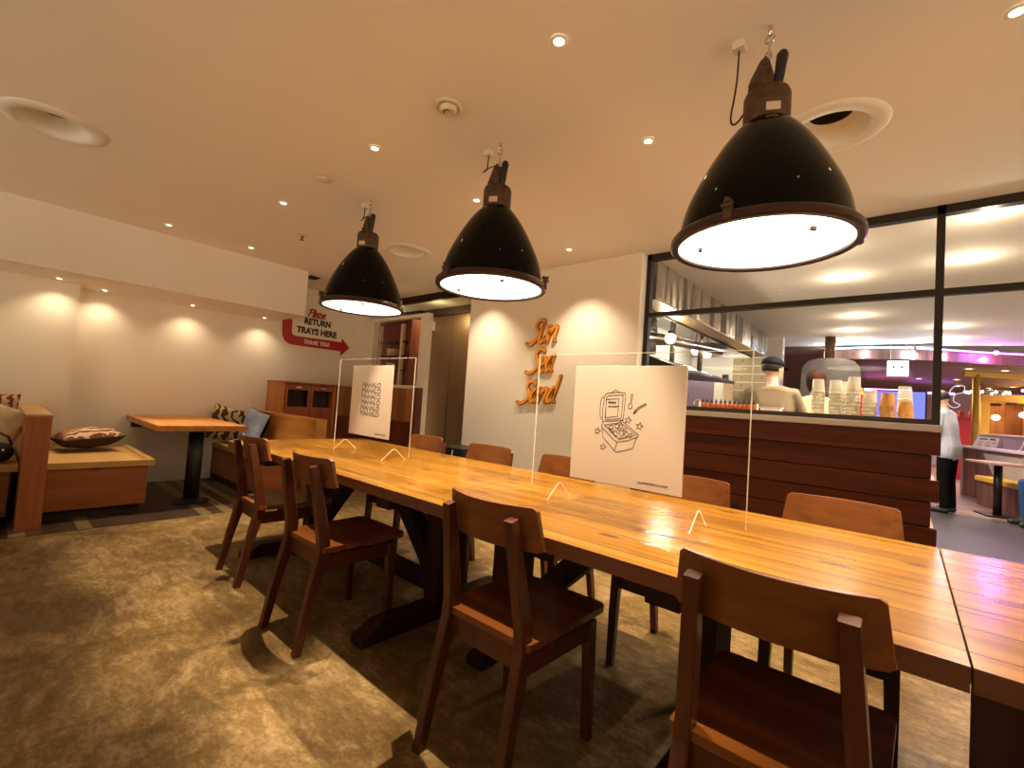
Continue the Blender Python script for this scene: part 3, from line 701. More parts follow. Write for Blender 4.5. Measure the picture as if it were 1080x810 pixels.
def text_mesh(body, sx, sz, weight=0., ext=.001, align='LEFT', spacing=1., shear=0., hollow=0.):
    cu = bpy.data.curves.new('lettering', 'FONT'); cu.body = body; cu.size = 1; cu.extrude = 0; cu.offset = weight; cu.align_x = align
    cu.space_character = spacing; cu.shear = shear; cu.resolution_u = 4
    if hollow: cu.fill_mode = 'NONE'; cu.bevel_depth = hollow; cu.bevel_resolution = 0; cu.resolution_u = 3
    o = bpy.data.objects.new('lettering', cu); C.objects.link(o)
    dg = bpy.context.evaluated_depsgraph_get(); me = bpy.data.meshes.new_from_object(o.evaluated_get(dg))
    bpy.data.objects.remove(o); bpy.data.curves.remove(cu)
    b = bmesh.new(); b.from_mesh(me); bpy.data.meshes.remove(me)
    xs = [v.co.x for v in b.verts]; ys = [v.co.y for v in b.verts]
    x0, x1, y0, y1 = min(xs), max(xs), min(ys), max(ys)
    return b, (x0, x1, y0, y1)
def letter(body, u0, u1, v0, v1, plane, d, name, mat, parent, weight=.0, spacing=1., shear=0., thick=.0008, hollow=0.):
    """Flat lettering filling the rectangle u0..u1, v0..v1 of a plane."""
    b, (x0, x1, y0, y1) = text_mesh(body, 1, 1, weight, spacing=spacing, shear=shear, hollow=hollow)
    if hollow: top = {v for v in b.verts if v.co.z > 0}
    else:
        q = bmesh.ops.extrude_face_region(b, geom=b.faces[:])
        top = {e for e in q['geom'] if isinstance(e, bmesh.types.BMVert)}
    for v in b.verts:
        u = u0+(v.co.x-x0)/(x1-x0)*(u1-u0); w = v0+(v.co.y-y0)/(y1-y0)*(v1-v0)
        v.co = Vector(plane(u, w, d+(thick if v in top else 0)))
    m = MB(); m.b.free(); m.b = b
    return m.build(name, mat, parent)

# orange script on the white wall (plane y = 3.6, standing proud)
def pw(u, v, d): return (u, -d, v)
for word, x0, x1, z0, zt, lab in (('Sun', -2.945, -2.555, 1.735, 1.965, 'topmost of the orange script words on the white wall, reading Sun'),
                                ('Sea', -2.93, -2.575, 1.442, 1.672, 'middle orange script word on the white wall, reading Sea'),
                                ('Sand', -3.02, -2.525, 1.135, 1.350, 'lowest orange script word on the white wall, reading Sand')):
    t = thing('wall_lettering', lab, 'lettering', (x0, 3.6, z0), 0, 'orange script words on the white wall')
    tot = sum(SCRIPT[c][1] for c in word); sz = (zt-z0)/1.5; wd = (x1-x0)
    kx = wd/((tot+.22)*sz)
    def pl(u, v, d, kx=kx): return (u*kx, -d, v+u*.06)
    m = MB(); script(m, word, .27, pl, .001, .016, .26, sz); m.build('outline', MAT['orange_dark'], t)
    m = MB(); script(m, word, .18, pl, .002, .026, .26, sz); m.build('face', MAT['orange'], t)

# red arrow sign on the side wall (plane x = -6.2, read along +y)
def ps(u, v, d): return (-6.2+d, u, v)
t = thing('tray_return_sign', 'red bent arrow sign reading RETURN TRAYS HERE above the wooden tray station', 'sign', (0, 0, 0))
outer = [(2.470, 2.015), (2.475, 1.90), (2.482, 1.82), (2.515, 1.75), (2.575, 1.71), (2.64, 1.703), (3.308, 1.703), (3.308, 1.634), (3.438, 1.767), (3.312, 1.896), (3.312, 1.834),
         (2.66, 1.828), (2.622, 1.836), (2.602, 1.862), (2.598, 1.90), (2.598, 2.03), (2.585, 2.042), (2.50, 2.03)]
m = MB(); vs = [m.b.verts.new(ps(u, v, .001)) for u, v in outer]; ve = [m.b.verts.new(ps(u, v, .008)) for u, v in outer]; n = len(outer)
m.b.faces.new(ve); m.b.faces.new(vs[::-1])
for i in range(n): m.b.faces.new((vs[i], vs[(i+1) % n], ve[(i+1) % n], ve[i]))
m.build('arrow', MAT['red_sign'], t)
letter('RETURN', 2.758, 3.130, 2.006, 2.098, ps, .001, 'return_text', MAT['sign_black'], t, .05, 1.02)
letter('TRAYS HERE', 2.662, 3.232, 1.876, 1.968, ps, .001, 'trays_here_text', MAT['sign_black'], t, .05, 1.0)
letter('THANK YOU!', 2.770, 3.132, 1.738, 1.800, ps, .0085, 'thank_you_text', MAT['sign_white'], t, .05, 1.06, .15)
m = MB(); script(m, 'Please', .23, lambda u, v, d: (-6.2+d, 2.80+u*1.0, 2.118+v), .001, .003, .25, .072); m.build('please_text', MAT['red_sign'], t)
tag(MB().box(-6.2, -6.19, 2.955, 3.035, 1.29, 1.40, .003).build('switch_plate', MAT['white']), 'white switch plate on the wall above the tray station', 'switch')
tag(MB().box(-6.2, -6.19, 3.30, 3.38, 1.29, 1.40, .003).build('switch_plate', MAT['white']), 'white switch plate on the wall behind the edge of the left acrylic screen', 'switch')

# ------------------------------------------------------------------ acrylic screens and posters
def screen(x0, x1, label):
    t = thing('acrylic_screen', label, 'screen', ((x0+x1)/2, 1.66, .7305), 0, 'clear acrylic table screens')
    h = (x1-x0)/2
    MB().box(-h, h, -.0025, .0025, .035, .627, 0).build('panel', MAT['acrylic'], t)
    m = MB(); e = .0028
    m.box(-h-.001, -h+.0015, -e, e, .035, .628).box(h-.0015, h+.001, -e, e, .035, .628).box(-h, h, -e, e, .6265, .6285)
    m.build('polished_edge', MAT['acrylic_edge'], t)
    for s in (-1, 1):
        ft = MB().prism([(-.085, 0), (.085, 0), (.010, .065), (-.010, .065)], s*h*.66-.003, s*h*.66+.003, 0).build('foot', MAT['acrylic'], t)
        m = MB()
        for a, b in (((-.085, .001), (-.010, .065)), ((.085, .001), (.010, .065)), ((-.010, .0652), (.010, .0652))):
            m.beam((s*h*.66, a[0], a[1]), (s*h*.66, b[0], b[1]), .0064, .0018, (1, 0, 0), bev=0)
        m.build('foot_edge', MAT['acrylic_edge'], ft)
    return t
screen(-1.283, -.388, 'clear acrylic screen on the middle table, carrying the food box poster')
screen(-3.093, -2.212, 'clear acrylic screen on the farthest table, carrying the small lettered poster')
def poster(x0, x1, z0, z1, label):
    t = thing('poster', label, 'poster', (x0, 1.657, z0), 0, 'white posters on the acrylic screens')
    MB().box(0, x1-x0, -.007, 0, 0, z1-z0, .001).build('board', MAT['poster'], t)
    return t
def pp(u, v, d): return (u, -.0072-d, v)
p1 = poster(-2.893, -2.420, .848, 1.312, 'smaller white poster with rows of outlined capital letters, on the farthest screen')
m_u0, m_u1 = .135, .355
for i in range(6):
    z1_ = .352-i*.0375
    letter('MAHALO', m_u0, m_u1, z1_-.0335, z1_, pp, 0, 'lettering', MAT['ink'], p1, 0, .92, 0, .0006, .022)
letter('illustration by SHOP', .325, .445, .018, .028, pp, 0, 'credit_line', MAT['ink'], p1, .01, 1, 0, .0006)
p2 = poster(-1.0755, -.600, .833, 1.306, 'larger square white poster with a line drawing of an open food box')
Wp = .4755/729*1.0
def px(x, y):   # drawing coordinates of the sheet, measured from its left and lower edges
    fx = (x-30)/645.0; top = 30+fx*3; bot = 665+fx*115
    return (fx*.4755, (1-(y-top)/(bot-top))*.473)
drawn = [
 ([(228, 205), (240, 190), (290, 186), (340, 186), (352, 200), (350, 260), (345, 335), (335, 345), (240, 350), (222, 340), (220, 280), (228, 205)], 1),
 ([(240, 215), (250, 205), (330, 200), (338, 212), (334, 320), (325, 335), (250, 340), (238, 330), (240, 215)], 1),
 ([(238, 225), (315, 220), (312, 322), (240, 330), (238, 225)], 0),
 ([(222, 210), (208, 220), (203, 270), (206, 320), (216, 335)], 1),
 ([(275, 188), (280, 176), (298, 172), (308, 180), (312, 188)], 1),
 ([(222, 350), (228, 362), (218, 375), (222, 385), (300, 460), (320, 470), (380, 462), (436, 440), (438, 430), (335, 345)], 0),
 ([(236, 372), (330, 358), (424, 430), (330, 455), (236, 372)], 0),
 ([(222, 385), (230, 440), (300, 515), (315, 528), (370, 518), (410, 505), (428, 447)], 0),
 ([(318, 472), (306, 515)], 0), ([(335, 345), (330, 352), (338, 360)], 0),
 ([(262, 385), (280, 372), (290, 390), (275, 398), (262, 385)], 1), ([(298, 372), (318, 366), (322, 384), (304, 390), (298, 372)], 1), ([(326, 370), (344, 376), (340, 392), (326, 386), (326, 370)], 1),
 ([(290, 420), (305, 405), (318, 425), (308, 440), (290, 420)], 1), ([(326, 412), (340, 400), (352, 418), (342, 440), (326, 412)], 1), ([(356, 425), (370, 410), (380, 428), (366, 440), (356, 425)], 1),
 ([(384, 432), (396, 420), (404, 434), (392, 444), (384, 432)], 1), ([(270, 402), (284, 396), (292, 408), (280, 414), (270, 402)], 1), ([(352, 392), (364, 396), (362, 406), (350, 404), (352, 392)], 1),
 ([(314, 400), (322, 396), (326, 404)], 1), ([(330, 446), (344, 450), (356, 444)], 1),
 ([(383, 205), (388, 195), (394, 205), (388, 245), (394, 265), (384, 280), (372, 272), (374, 255), (382, 246), (383, 205)], 1),
 ([(466, 250), (470, 258), (432, 280), (418, 300), (410, 296), (420, 282), (428, 272), (466, 250)], 1),
 ([(418, 300), (402, 312), (404, 298), (410, 288), (420, 282)], 0), ([(405, 305), (412, 296)], 0), ([(409, 309), (416, 300)], 0)]
for cx, cy, s in ((195, 406, 20), (235, 498, 20), (375, 345, 20), (441, 380, 22)):
    drawn.append(([(cx+s*(1 if k % 2 == 0 else .45)*sin(R(36*k+12)), cy-s*(1 if k % 2 == 0 else .45)*cos(R(36*k+12))) for k in range(11)], 0))
m = MB()
for pts, sm in drawn:
    q = [px(*p) for p in pts]
    if sm: q = smooth2(q, 4)
    ribbon(m, q, .0019, pp, 0, .0006, 6)
m.build('drawing', MAT['ink'], p2)
a, b = px(252, 248), px(300, 236); letter('MAHALO', a[0], b[0], a[1], b[1], pp, 0, 'lid_text', MAT['ink'], p2, .03, 1, 0, .0006)
m = MB()
for k in range(5):
    c = px(258+k*13, 266); ribbon(m, [(c[0]-.0022, c[1]), (c[0]+.0022, c[1])], .0045, pp, 0, .0006, 6)
m.build('lid_marks', MAT['ink'], p2)
a, b = px(447, 716), px(606, 716); letter('ILLUSTRATION by SHOP', a[0], b[0], .022, .031, pp, 0, 'credit_line', MAT['ink'], p2, .012, 1, 0, .0006)

# ------------------------------------------------------------------ booth benches along the side wall
def bench(name, label, y0, y1, xf, xb, z, loc_group='booth benches along the side wall'):
    t = thing(name, label, 'bench', (xf, (y0+y1)/2, .004), 0, loc_group)
    d = (y1-y0)/2; L = xb-xf
    MB().box(L, -.028, -d+.01, d-.035, .075, z-.045, .003).build('box_front', MAT['bench'], t)
    MB().box(L, -.09, -d+.02, d-.06, 0, .075).build('plinth', MAT['cushion_base'], t)
    f = MB().box(L, 0, -d, -d+.055, z-.05, z, .003).box(L, 0, d-.055, d, z-.05, z, .003).box(-.055, 0, -d+.055, d-.055, z-.05, z, .003).box(L, L+.05, -d+.055, d-.055, z-.05, z)
    f.build('seat_rim', MAT['straw'], t)
    MB().box(L+.05, -.055, -d+.055, d-.055, z-.05, z-.008, .002).build('seat_mat', MAT['straw'], t)
    return t
bench('booth_bench', 'wooden box bench with pale rimmed seat left of the booth table', .335, .985, -4.80, -5.93, .444)
bench('booth_bench', 'wooden box bench cut by the left edge, behind the upright post', -.60, .195, -4.80, -5.93, .444)
bench('booth_bench', 'wooden box bench between the booth table and its cedar backboard', 1.79, 2.205, -4.69, -6.18, .432)
t = thing('bench_partition', 'upright cedar bench end post with pale top at the left', 'partition', (-4.66, .267, 0))
MB().box(-.30, 0, -.066, .066, 0, .805, .004).build('end_post', [MAT['post']], t)
MB().box(-1.27, -.30, -.055, .055, .0, .80, .003).build('back_panel', MAT['bench_x'], t)
MB().box(-1.28, .003, -.069, .069, .805, .818, .003).build('cap_board', MAT['straw'], t)
t = thing('bench_partition', 'speckled cedar backboard of the bench before the tray station', 'partition', (-4.53, 2.28, 0))
MB().box(-1.66, 0, -.06, .06, 0, .823, .004).build('back_panel', MAT['bench_x'], t)
tag(MB().box(-4.72, -4.685, -.30, .04, .004, .64, .004).build('arm_board', MAT['bench_x']), 'sloping reddish board at the very left edge by the bags', 'board')
t = thing('booth_table', 'square wooden booth table on a black pedestal by the side wall', 'table', (-5.04, 1.33, .004))
MB().box(-1.14, .215, -.345, .36, .675, .727, .004).build('tabletop', [MAT['bench_x']], t)
MB().tube([(0, 0, .03), (0, 0, .67)], .062, 20).build('pedestal', MAT['black'], t, True)
MB().lathe([(0, 0), (.145, 0), (.145, .012), (.12, .025), (.066, .04), (0, .04)], 32).build('base_disc', MAT['black'], t, 40)
MB().box(-.2, .14, -.2, .2, .662, .676, .002).build('top_plate', MAT['black'], t)
MB().box(-1.155, -1.12, -.3, .3, .60, .675).build('wall_bracket', MAT['black'], t)

def cushion(name, label, w, h, d, mat, loc, rot, back=None, group=None):
    N = 22; g = {}; m = MB()
    for s in (0, 1):
        for i in range(N+1):
            for j in range(N+1):
                u, v = -1+2*i/N, -1+2*j/N
                k = (max(0, 1-abs(u)**3)*max(0, 1-abs(v)**3))**.55
                pin = 1-.07*(1-u*u)*(abs(v)**2)-.0; pin2 = 1-.07*(1-v*v)*(abs(u)**2)
                wob = .05*sin(5*u+3*v+w*20)*sin(4*v-2*u)*k
                g[s, i, j] = m.b.verts.new((u*w/2*pin2, v*h/2*pin, (1 if s else -1)*(d/2*k*(1+wob*3)+.002)))
    for s in (0, 1):
        for i in range(N):
            for j in range(N):
                f_ = m.b.faces.new([g[s, a, c] for a, c in ((i, j), (i+1, j), (i+1, j+1), (i, j+1))]); f_.material_index = 0 if (s or back is None) else 1
    for i in range(N):
        for a in (0, N):
            m.b.faces.new((g[0, i, a], g[0, i+1, a], g[1, i+1, a], g[1, i, a])); m.b.faces.new((g[0, a, i], g[0, a, i+1], g[1, a, i+1], g[1, a, i]))
    t = thing(name, label, 'cushion', loc, 0, group); t.rotation_euler = rot
    m.build('cover', [mat]+([back] if back else []), t, True)
    pts = [(sx*w/2*.99*q, sy*h/2*.99*p, 0) for sx, sy, q, p in [(-1+2*i/8, -1, 1, 1) for i in range(9)]+[(1, -1+2*i/8, 1, 1) for i in range(1, 9)]+[(1-2*i/8, 1, 1, 1) for i in range(1, 9)]+[(-1, 1-2*i/8, 1, 1) for i in range(1, 8)]]
    pts = [(x*(1-.07*(1-(y/(h/2))**2)) if abs(abs(x)-w/2*.99) < 1e-4 else x, y*(1-.07*(1-(x/(w/2))**2)) if abs(abs(y)-h/2*.99) < 1e-4 else y, 0) for x, y, _ in pts]
    MB().tube(pts, .006, 6, True).build('piping', back or mat, t)
    return t
cushion('cushion', 'patterned cushion with dark underside lying on the left bench', .44, .42, .17, MAT['cushion_stripe'], (-5.62, .64, .555), (R(4), R(-3), R(8)), MAT['cushion_base'])
cushion('cushion', 'zigzag cushion leaning on the wall behind the booth table', .46, .40, .14, MAT['cushion_zig'], (-6.06, 1.92, .645), (R(90), R(-14), R(-82)))
cushion('cushion', 'pale blue cushion leaning on the cedar backboard', .42, .40, .15, MAT['cushion_blue'], (-5.70, 2.06, .645), (R(74), R(10), R(8)), MAT['navy'])
cushion('cushion', 'patterned cushion lying on the bench seen under the booth table', .34, .26, .10, MAT['cushion_zig'], (-5.33, 1.96, .487), (0, 0, R(84)))
cushion('cushion', 'striped cushion at the left edge behind the bench post', .42, .40, .13, MAT['cushion_stripe'], (-5.50, -.02, .73), (R(78), 0, R(84)))
cushion('cushion', 'beige cushion tilted against the bench post at the left edge', .30, .30, .10, MAT['cushion_beige'], (-5.22, .085, .705), (R(66), R(20), R(70)))
t = thing('shoulder_bag', 'black bag on the left bench below the beige cushion', 'bag', (-4.96, .085, .446))
m = MB().ball((0, 0, .075), (.12, .09, .075), 20); m.build('body', MAT['bag'], t, True)
MB().tube([(-.06, -.07, .13), (-.05, -.05, .19), (0, 0, .22), (.05, .05, .19), (.06, .07, .13)], .008, 8).build('strap', MAT['bag'], t, True)
MB().ball((.10, .03, .10), (.012, .012, .012), 10).build('buckle', MAT['chrome'], t, True)

# tray station
t = thing('tray_station', 'reddish wooden tray return cabinet with two dark slots under the arrow sign', 'cabinet', (-5.95, 2.70, 0))
MB().box(-.245, .225, -.345, -.315, 0, 1.19, .003).build('side_panel', MAT['cabinet_side'], t)
MB().box(-.245, .225, .315, .345, 0, 1.19, .003).build('side_panel', MAT['cabinet_side'], t)
MB().box(-.245, .255, -.355, .355, 1.185, 1.207, .003).build('top', MAT['cabinet'], t)
MB().box(-.245, -.22, -.315, .315, 0, 1.185).build('back', MAT['cabinet'], t)
for s in (-1, 1):
    m = MB(); c = s*.1575; h = .155
    m.box(.21, .235, c-h, c-h+.03, .04, 1.18).box(.21, .235, c+h-.03, c+h, .04, 1.18).box(.21, .235, c-h+.03, c+h-.03, 1.11, 1.18).box(.21, .235, c-h+.03, c+h-.03, .04, .90)
    d = m.build('door', MAT['cabinet'], t)
    MB().box(.12, .13, c-h+.03, c+h-.03, .88, 1.12).build('slot', MAT['hole'], d)
    MB().box(.235, .243, c-.03, c+.03, 1.135, 1.147, .002).build('label_holder', MAT['chrome'], d)
t = thing('service_cabinet', 'lighter wooden service cabinet right of the tray station, seen through the left acrylic screen', 'cabinet', (-5.95, 3.32, 0))
MB().box(-.245, .215, -.255, .255, .8, 1.185, .003).build('carcass', MAT['wains'], t)
MB().box(-.245, .215, -.255, .255, 0, .8, .003).build('base_unit', MAT['wains_dark'], t)
MB().box(-.245, .225, -.26, .26, 1.185, 1.2, .002).build('top', MAT['wains'], t)
t = thing('hatch_counter', 'wooden cabinet front below the service hatch', 'cabinet', (-5.2, 3.55, 0))
MB().box(-.49, .49, -.03, .045, .80, 1.222, .003).build('upper_panel', MAT['wains'], t)
MB().box(-.49, .49, -.03, .045, 0, .80, .003).build('lower_panel', MAT['wains_dark'], t)
MB().box(.49, .60, -.04, .045, 0, 1.235, .003).build('end_post', MAT['wains_dark'], t)
MB().box(.05, .22, -.045, -.03, .785, .80, .002).build('drawer_pull', MAT['chrome'], t)
# inside the hatch
tag(MB().box(-6.19, -5.05, 3.90, 3.93, 0, 2.19).build('hatch_backboard', MAT['redbox']), 'dark red panel inside the service hatch', 'panel')
t = thing('hatch_shelf', 'wire shelf with trays inside the service hatch', 'shelf', (-5.4, 3.79, 1.265))
for z in (.20, .40, .60): MB().box(-.40, .28, -.10, .10, z, z+.015).build('shelf_board', MAT['iron'], t)
MB().box(.10, .15, -.105, -.06, 0, .85).build('upright', MAT['plate'], t)
MB().box(-.42, -.39, -.10, -.06, 0, .85).build('upright', MAT['plate'], t)
t2 = None
for k in range(6):
    z = 1.265+(.2151 if k < 3 else .4151)+(k % 3)*.035
    tr = tag(MB().lathe([(0, 0), (.075, 0), (.095, .02), (.097, .03), (.092, .03), (.073, .008), (0, .008)], 28, (-5.60, 3.795, z)).build('serving_tray', MAT['plate'], None, True),
             'pale round tray stacked on the %s shelf of the hatch' % ('lower' if k < 3 else 'upper'), 'tray', 'trays in the service hatch')
t = thing('waste_bin', 'black square bin behind the far chairs below the white wall', 'bin', (-3.53, 3.32, 0))
MB().box(-.17, .17, -.15, .15, 0, .60, .01).build('body', MAT['black'], t)
MB().box(-.18, .18, -.16, .16, .60, .632, .008).build('lid', MAT['black'], t)
MB().tube([(.05, -.17, .61), (.05, -.178, .55), (.05, -.17, .49)], .006, 8).build('handle', MAT['chrome'], t)

# ------------------------------------------------------------------ serving counter
t = thing('serving_counter', 'long counter clad in staggered dark planks under the window', 'counter', (-.8, 3.8, 0))
MB().box(-.94, .955, -.225, .33, 1.125, 1.165, .003).build('countertop', MAT['counter_top'], t)
zs = [(1.124, .99, .954), (.985, .85, .917), (.846, .72, .951), (.716, .575, .919), (.57, .43, .947), (.425, .29, .917), (.285, .15, .947), (.145, .01, .917)]
for i, (z1_, z0_, xe) in enumerate(zs):
    o_ = 0 if i % 2 == 0 else .018
    MB().box(-.94, xe, -.20+o_, -.165+o_, z0_, z1_, .004).build('plank', MAT['board'], t)
MB().box(-.94, .90, -.165, .33, 0, 1.124).build('carcass', MAT['board'], t)
m = MB()
for i, (z1_, z0_, xe) in enumerate(zs):
    if i % 2: m.box(.9, .918, -.150, .33, z0_, z1_, .002)
    else: m.box(.9, .935, -.165, .33, z0_, z1_, .002)
m.build('end_boards', MAT['board_end'], t)
ORD = ['first', 'second', 'third', 'fourth', 'fifth', 'sixth', 'seventh', 'eighth', 'ninth', 'tenth', 'eleventh', 'twelfth']
def bottle0():
    t = thing('sauce_bottle', '', 'bottle', (0, 0, 0), 0, 'orange sauce bottles in a row on the counter')
    MB().lathe([(0, 0), (.014, 0), (.0155, .003), (.0155, .055), (.013, .066), (.008, .074), (0, .075)], 16).build('body', MAT['sauce'], t, 40)
    MB().lathe([(.0085, .0745), (.010, .076), (.010, .086), (.004, .094), (.003, .106), (0, .106)], 12).build('cap', MAT['black'], t, 40)
    return t
b0 = None
for k in range(12):
    p = (-1.265+k*.0345, 3.86, 1.1655); lab = '%s small orange sauce bottle with black cap from the left on the counter' % ORD[k]
    if b0 is None: b0 = bottle0(); b0.location = p; tag(b0, lab)
    else: dup(b0, p, None, lab)
t = thing('bottle_tray', 'clear low rack holding the orange sauce bottles', 'rack', (-1.075, 3.86, 1.1655))
MB().box(-.215, .215, -.026, -.024, 0, .055).box(-.215, .215, .024, .026, 0, .055).build('rail', MAT['acrylic'], t)
MB().box(-.2165, -.2135, -.026, .026, 0, .08).box(.2135, .2165, -.026, .026, 0, .08).build('end_plate', MAT['acrylic_edge'], t)
# stacked tumblers, upside down and nested
def cupmesh(kind):
    m = MB()
    if kind == 'clear':
        m.lathe([(.0385, 0), (.041, .001), (.0415, .008), (.039, .010), (.0345, .088), (.0325, .092), (0, .092)], 20)
        return m.mesh('tumbler', [MAT['cup']], 40)
    m.lathe([(.040, 0), (.043, .001), (.043, .007), (.040, .008), (.0325, .092), (0, .092)], 20)
    return m.mesh('paper_cup', [MAT['paper_cup']], 40)
rim_me = MB().lathe([(.0388, 0), (.0412, .0005), (.0418, .005), (.0405, .0088), (.0385, .0095)], 20).mesh('rim', [MAT['cup_rim']], True)
CM = {'clear': cupmesh('clear'), 'paper': cupmesh('paper')}
def stack(x, y, z, n, kind, step, lab, group):
    for k in range(n):
        if kind == 'clear':
            o = bpy.data.objects.new('tumbler', CM[kind]); C.objects.link(o)
            r_ = bpy.data.objects.new('rim', rim_me); C.objects.link(r_); r_.parent = o
        else:
            o = bpy.data.objects.new('paper_cup', CM[kind]); C.objects.link(o)
        o.location = (x+.003*sin(k*1.7), y+.003*cos(k*2.3), z+k*step); tag(o, lab, 'cup', group)
zc = 1.1655
stack(-.487, 3.96, zc, 8, 'clear', .0275, 'clear tumbler in the leftmost tall stack behind the counter glass', 'leftmost stack of clear tumblers')
stack(-.385, 3.97, zc, 8, 'clear', .0268, 'clear tumbler in the second stack from the left behind the counter glass', 'second stack of clear tumblers')
stack(-.283, 3.96, zc, 9, 'clear', .0265, 'clear tumbler in the third and tallest stack behind the counter glass', 'third stack of clear tumblers')
stack(-.192, 3.95, zc, 6, 'clear', .0255, 'clear tumbler in the short stack left of the caramel paper cups', 'short stack of clear tumblers')
stack(-.098, 3.95, zc, 5, 'paper', .0265, 'caramel paper cup in the left brown stack behind the counter glass', 'left stack of paper cups')
stack(-.004, 3.96, zc, 3, 'paper', .026, 'caramel paper cup in the low right brown stack by the window post', 'right stack of paper cups')
stack(-.010, 4.06, zc, 7, 'clear', .0265, 'clear tumbler in the stack behind the right paper cups', 'rearmost stack of clear tumblers')
stack(-.335, 4.07, zc, 8, 'clear', .0265, 'clear tumbler in the rear stack between the second and third stacks', 'rear stack of clear tumblers')
t = thing('squeeze_bottle', 'red squeeze bottle behind the tumbler stacks', 'bottle', (-.245, 4.08, zc))
MB().lathe([(0, 0), (.026, 0), (.028, .004), (.028, .17), (.02, .19), (0, .192)], 18).build('body', MAT['red_sign'], t, 40)
MB().lathe([(.02, .19), (.012, .2), (.004, .24), (0, .24)], 14).build('nozzle', MAT['orange'], t, 40)
t = thing('paper_box', 'white paper box on the counter beside the sauce bottles', 'box', (-.79, 3.98, zc))
MB().prism([(-.06, 0), (.06, 0), (.068, .055), (-.068, .055)], -.05, .05, 1).build('tray', MAT['white'], t)
MB().box(-.075, .075, -.056, .056, .055, .064, .002).build('lid', MAT['shirt_white'], t)
t = thing('kitchen_tap', 'small chrome tap beside the sauce bottles at the left end of the counter', 'tap', (-1.36, 3.92, zc))
MB().lathe([(0, 0), (.03, 0), (.03, .02), (.015, .03), (0, .03)], 16).build('base', MAT['black'], t, 40)
MB().tube([(0, 0, .03), (0, 0, .07), (.02, -.01, .095), (.05, -.03, .1), (.07, -.04, .08)], .007, 8).build('spout', MAT['chrome'], t, True)

# ------------------------------------------------------------------ kitchen
t = thing('extractor_hood', 'long stainless steel extractor hood over the kitchen', 'extractor hood', (-1.715, 3.86, 0))
MB().box(-.012, 0, 0, 4.25, 2.15, 2.499, .002).build('fascia', MAT['hood_steel'], t)
MB().box(-.20, 0, 0, 4.25, 2.138, 2.15, .002).build('lip', MAT['bronze'], t)
MB().box(-.212, -.20, 0, 4.25, 2.12, 2.20).build('gutter', MAT['iron'], t)
MB().box(-1.2, 0, 4.25, 4.262, 2.14, 2.499).box(-1.2, 0, -.012, 0, 2.14, 2.499).build('end_cap', MAT['steel'], t)
MB().box(-1.2, -.02, .0, 4.25, 2.44, 2.46).build('filter_bed', MAT['steel'], t)
t = thing('kitchen_canopy', 'dark sloping canopy above the cooking line', 'canopy', (-2.1, 5.6, 0))
MB().prism([(-.85, 1.85), (-.2, 1.80), (.36, 1.60), (.36, 1.575), (-.85, 1.66)], -.9, .9, 1).build('slope', MAT['black'], t)
MB().tube([(.36, -.9, 1.60), (.36, .9, 1.60)], .012, 8).build('front_rail', MAT['chrome'], t, True)
t = thing('duct_pipes', 'bundle of bright ducts and pipes under the hood', 'pipes', (-2.1, 5.3, 0))
for k, (p0, p1, r_) in enumerate((((-.6, -.9, 2.02), (.25, .9, 1.98), .06), ((-.5, -.6, 1.9), (.2, 1.3, 2.1), .035), ((-.1, .2, 1.7), (-.1, .2, 2.4), .03), ((.1, .6, 1.65), (.1, .6, 2.4), .03), ((-.35, 0, 1.85), (-.35, 0, 2.4), .12))):
    MB().tube([p0, ((p0[0]+p1[0])/2, (p0[1]+p1[1])/2, (p0[2]+p1[2])/2+.03), p1], r_, 14).build('pipe', MAT['chrome'] if k != 1 else MAT['black'], t, True)
for k, (x, y, z) in enumerate([(-2.05, 5.05, 1.98), (-2.3, 6.6, 2.05), (-2.4, 7.4, 2.1)]):
    t = thing('kitchen_lamp', ['round bulkhead lamp glowing under the near end of the hood', 'round bulkhead lamp glowing midway under the hood', 'round bulkhead lamp glowing at the far end under the hood'][k], 'lamp', (x, y, z), 0, 'lamps under the hood')
    MB().ball((0, 0, 0), .06, 18).build('globe', MAT['lens_cool'], t, True)
    light('bulkhead_light', 'POINT', (0, 0, -.02), 110, (1., .88, .68), t, shadow_soft_size=.064)
    MB().lathe([(.03, .05), (.03, .09), (0, .09)], 14).build('holder', MAT['iron'], t)
    MB().tube([(0, 0, .08), (0, 0, 2.452-z)], .006, 6).build('stem', MAT['iron'], t)
tag(MB().box(-2.9, -2.12, 6.9, 6.92, .0, 1.66, .002).build('purple_lit_panel', MAT['purple_lit_wall']), 'panel painted lilac for the purple light on the kitchen wall behind the sauce bottles', 'screen')
t = thing('tall_fridge', 'narrow pale refrigerator beside the lilac painted panel', 'fridge', (-2.2, 7.7, 0))
MB().box(-.33, .06, -.25, .25, 0, 1.66, .006).build('body', MAT['plate'], t)
MB().box(-.33, .06, -.28, -.25, .05, 1.64, .006).build('door', MAT['white'], t)
MB().box(.02, .05, -.31, -.28, .7, 1.3, .004).build('handle', MAT['iron'], t)
t = thing('drawer_cabinet', 'white wall cabinet with rows of small drawers under the hood end', 'cabinet', (-1.94, 8.35, 1.45))
MB().box(-.32, .32, -.10, .10, 0, .70, .003).build('carcass', MAT['white'], t)
for i in range(5):
    for j in range(2):
        d = MB().box(-.30+j*.305, -.005+j*.305, -.112, -.10, .015+i*.136, .14+i*.136, .003).build('drawer', MAT['shirt_cream'], t)
        MB().ball((-.152+j*.305, -.118, .09+i*.136), .011, 8).build('knob', MAT['iron'], d, True)
t = thing('wall_telephone', 'small dark wall phone near the drawers', 'phone', (-2.40, 8.43, 1.78))
MB().box(-.05, .05, -.04, 0, -.09, .09, .008).build('body', MAT['black'], t)
MB().tube([(-.02, -.06, -.07), (-.02, -.065, 0), (-.02, -.06, .07)], .018, 8).build('handset', MAT['hair'], t, True)
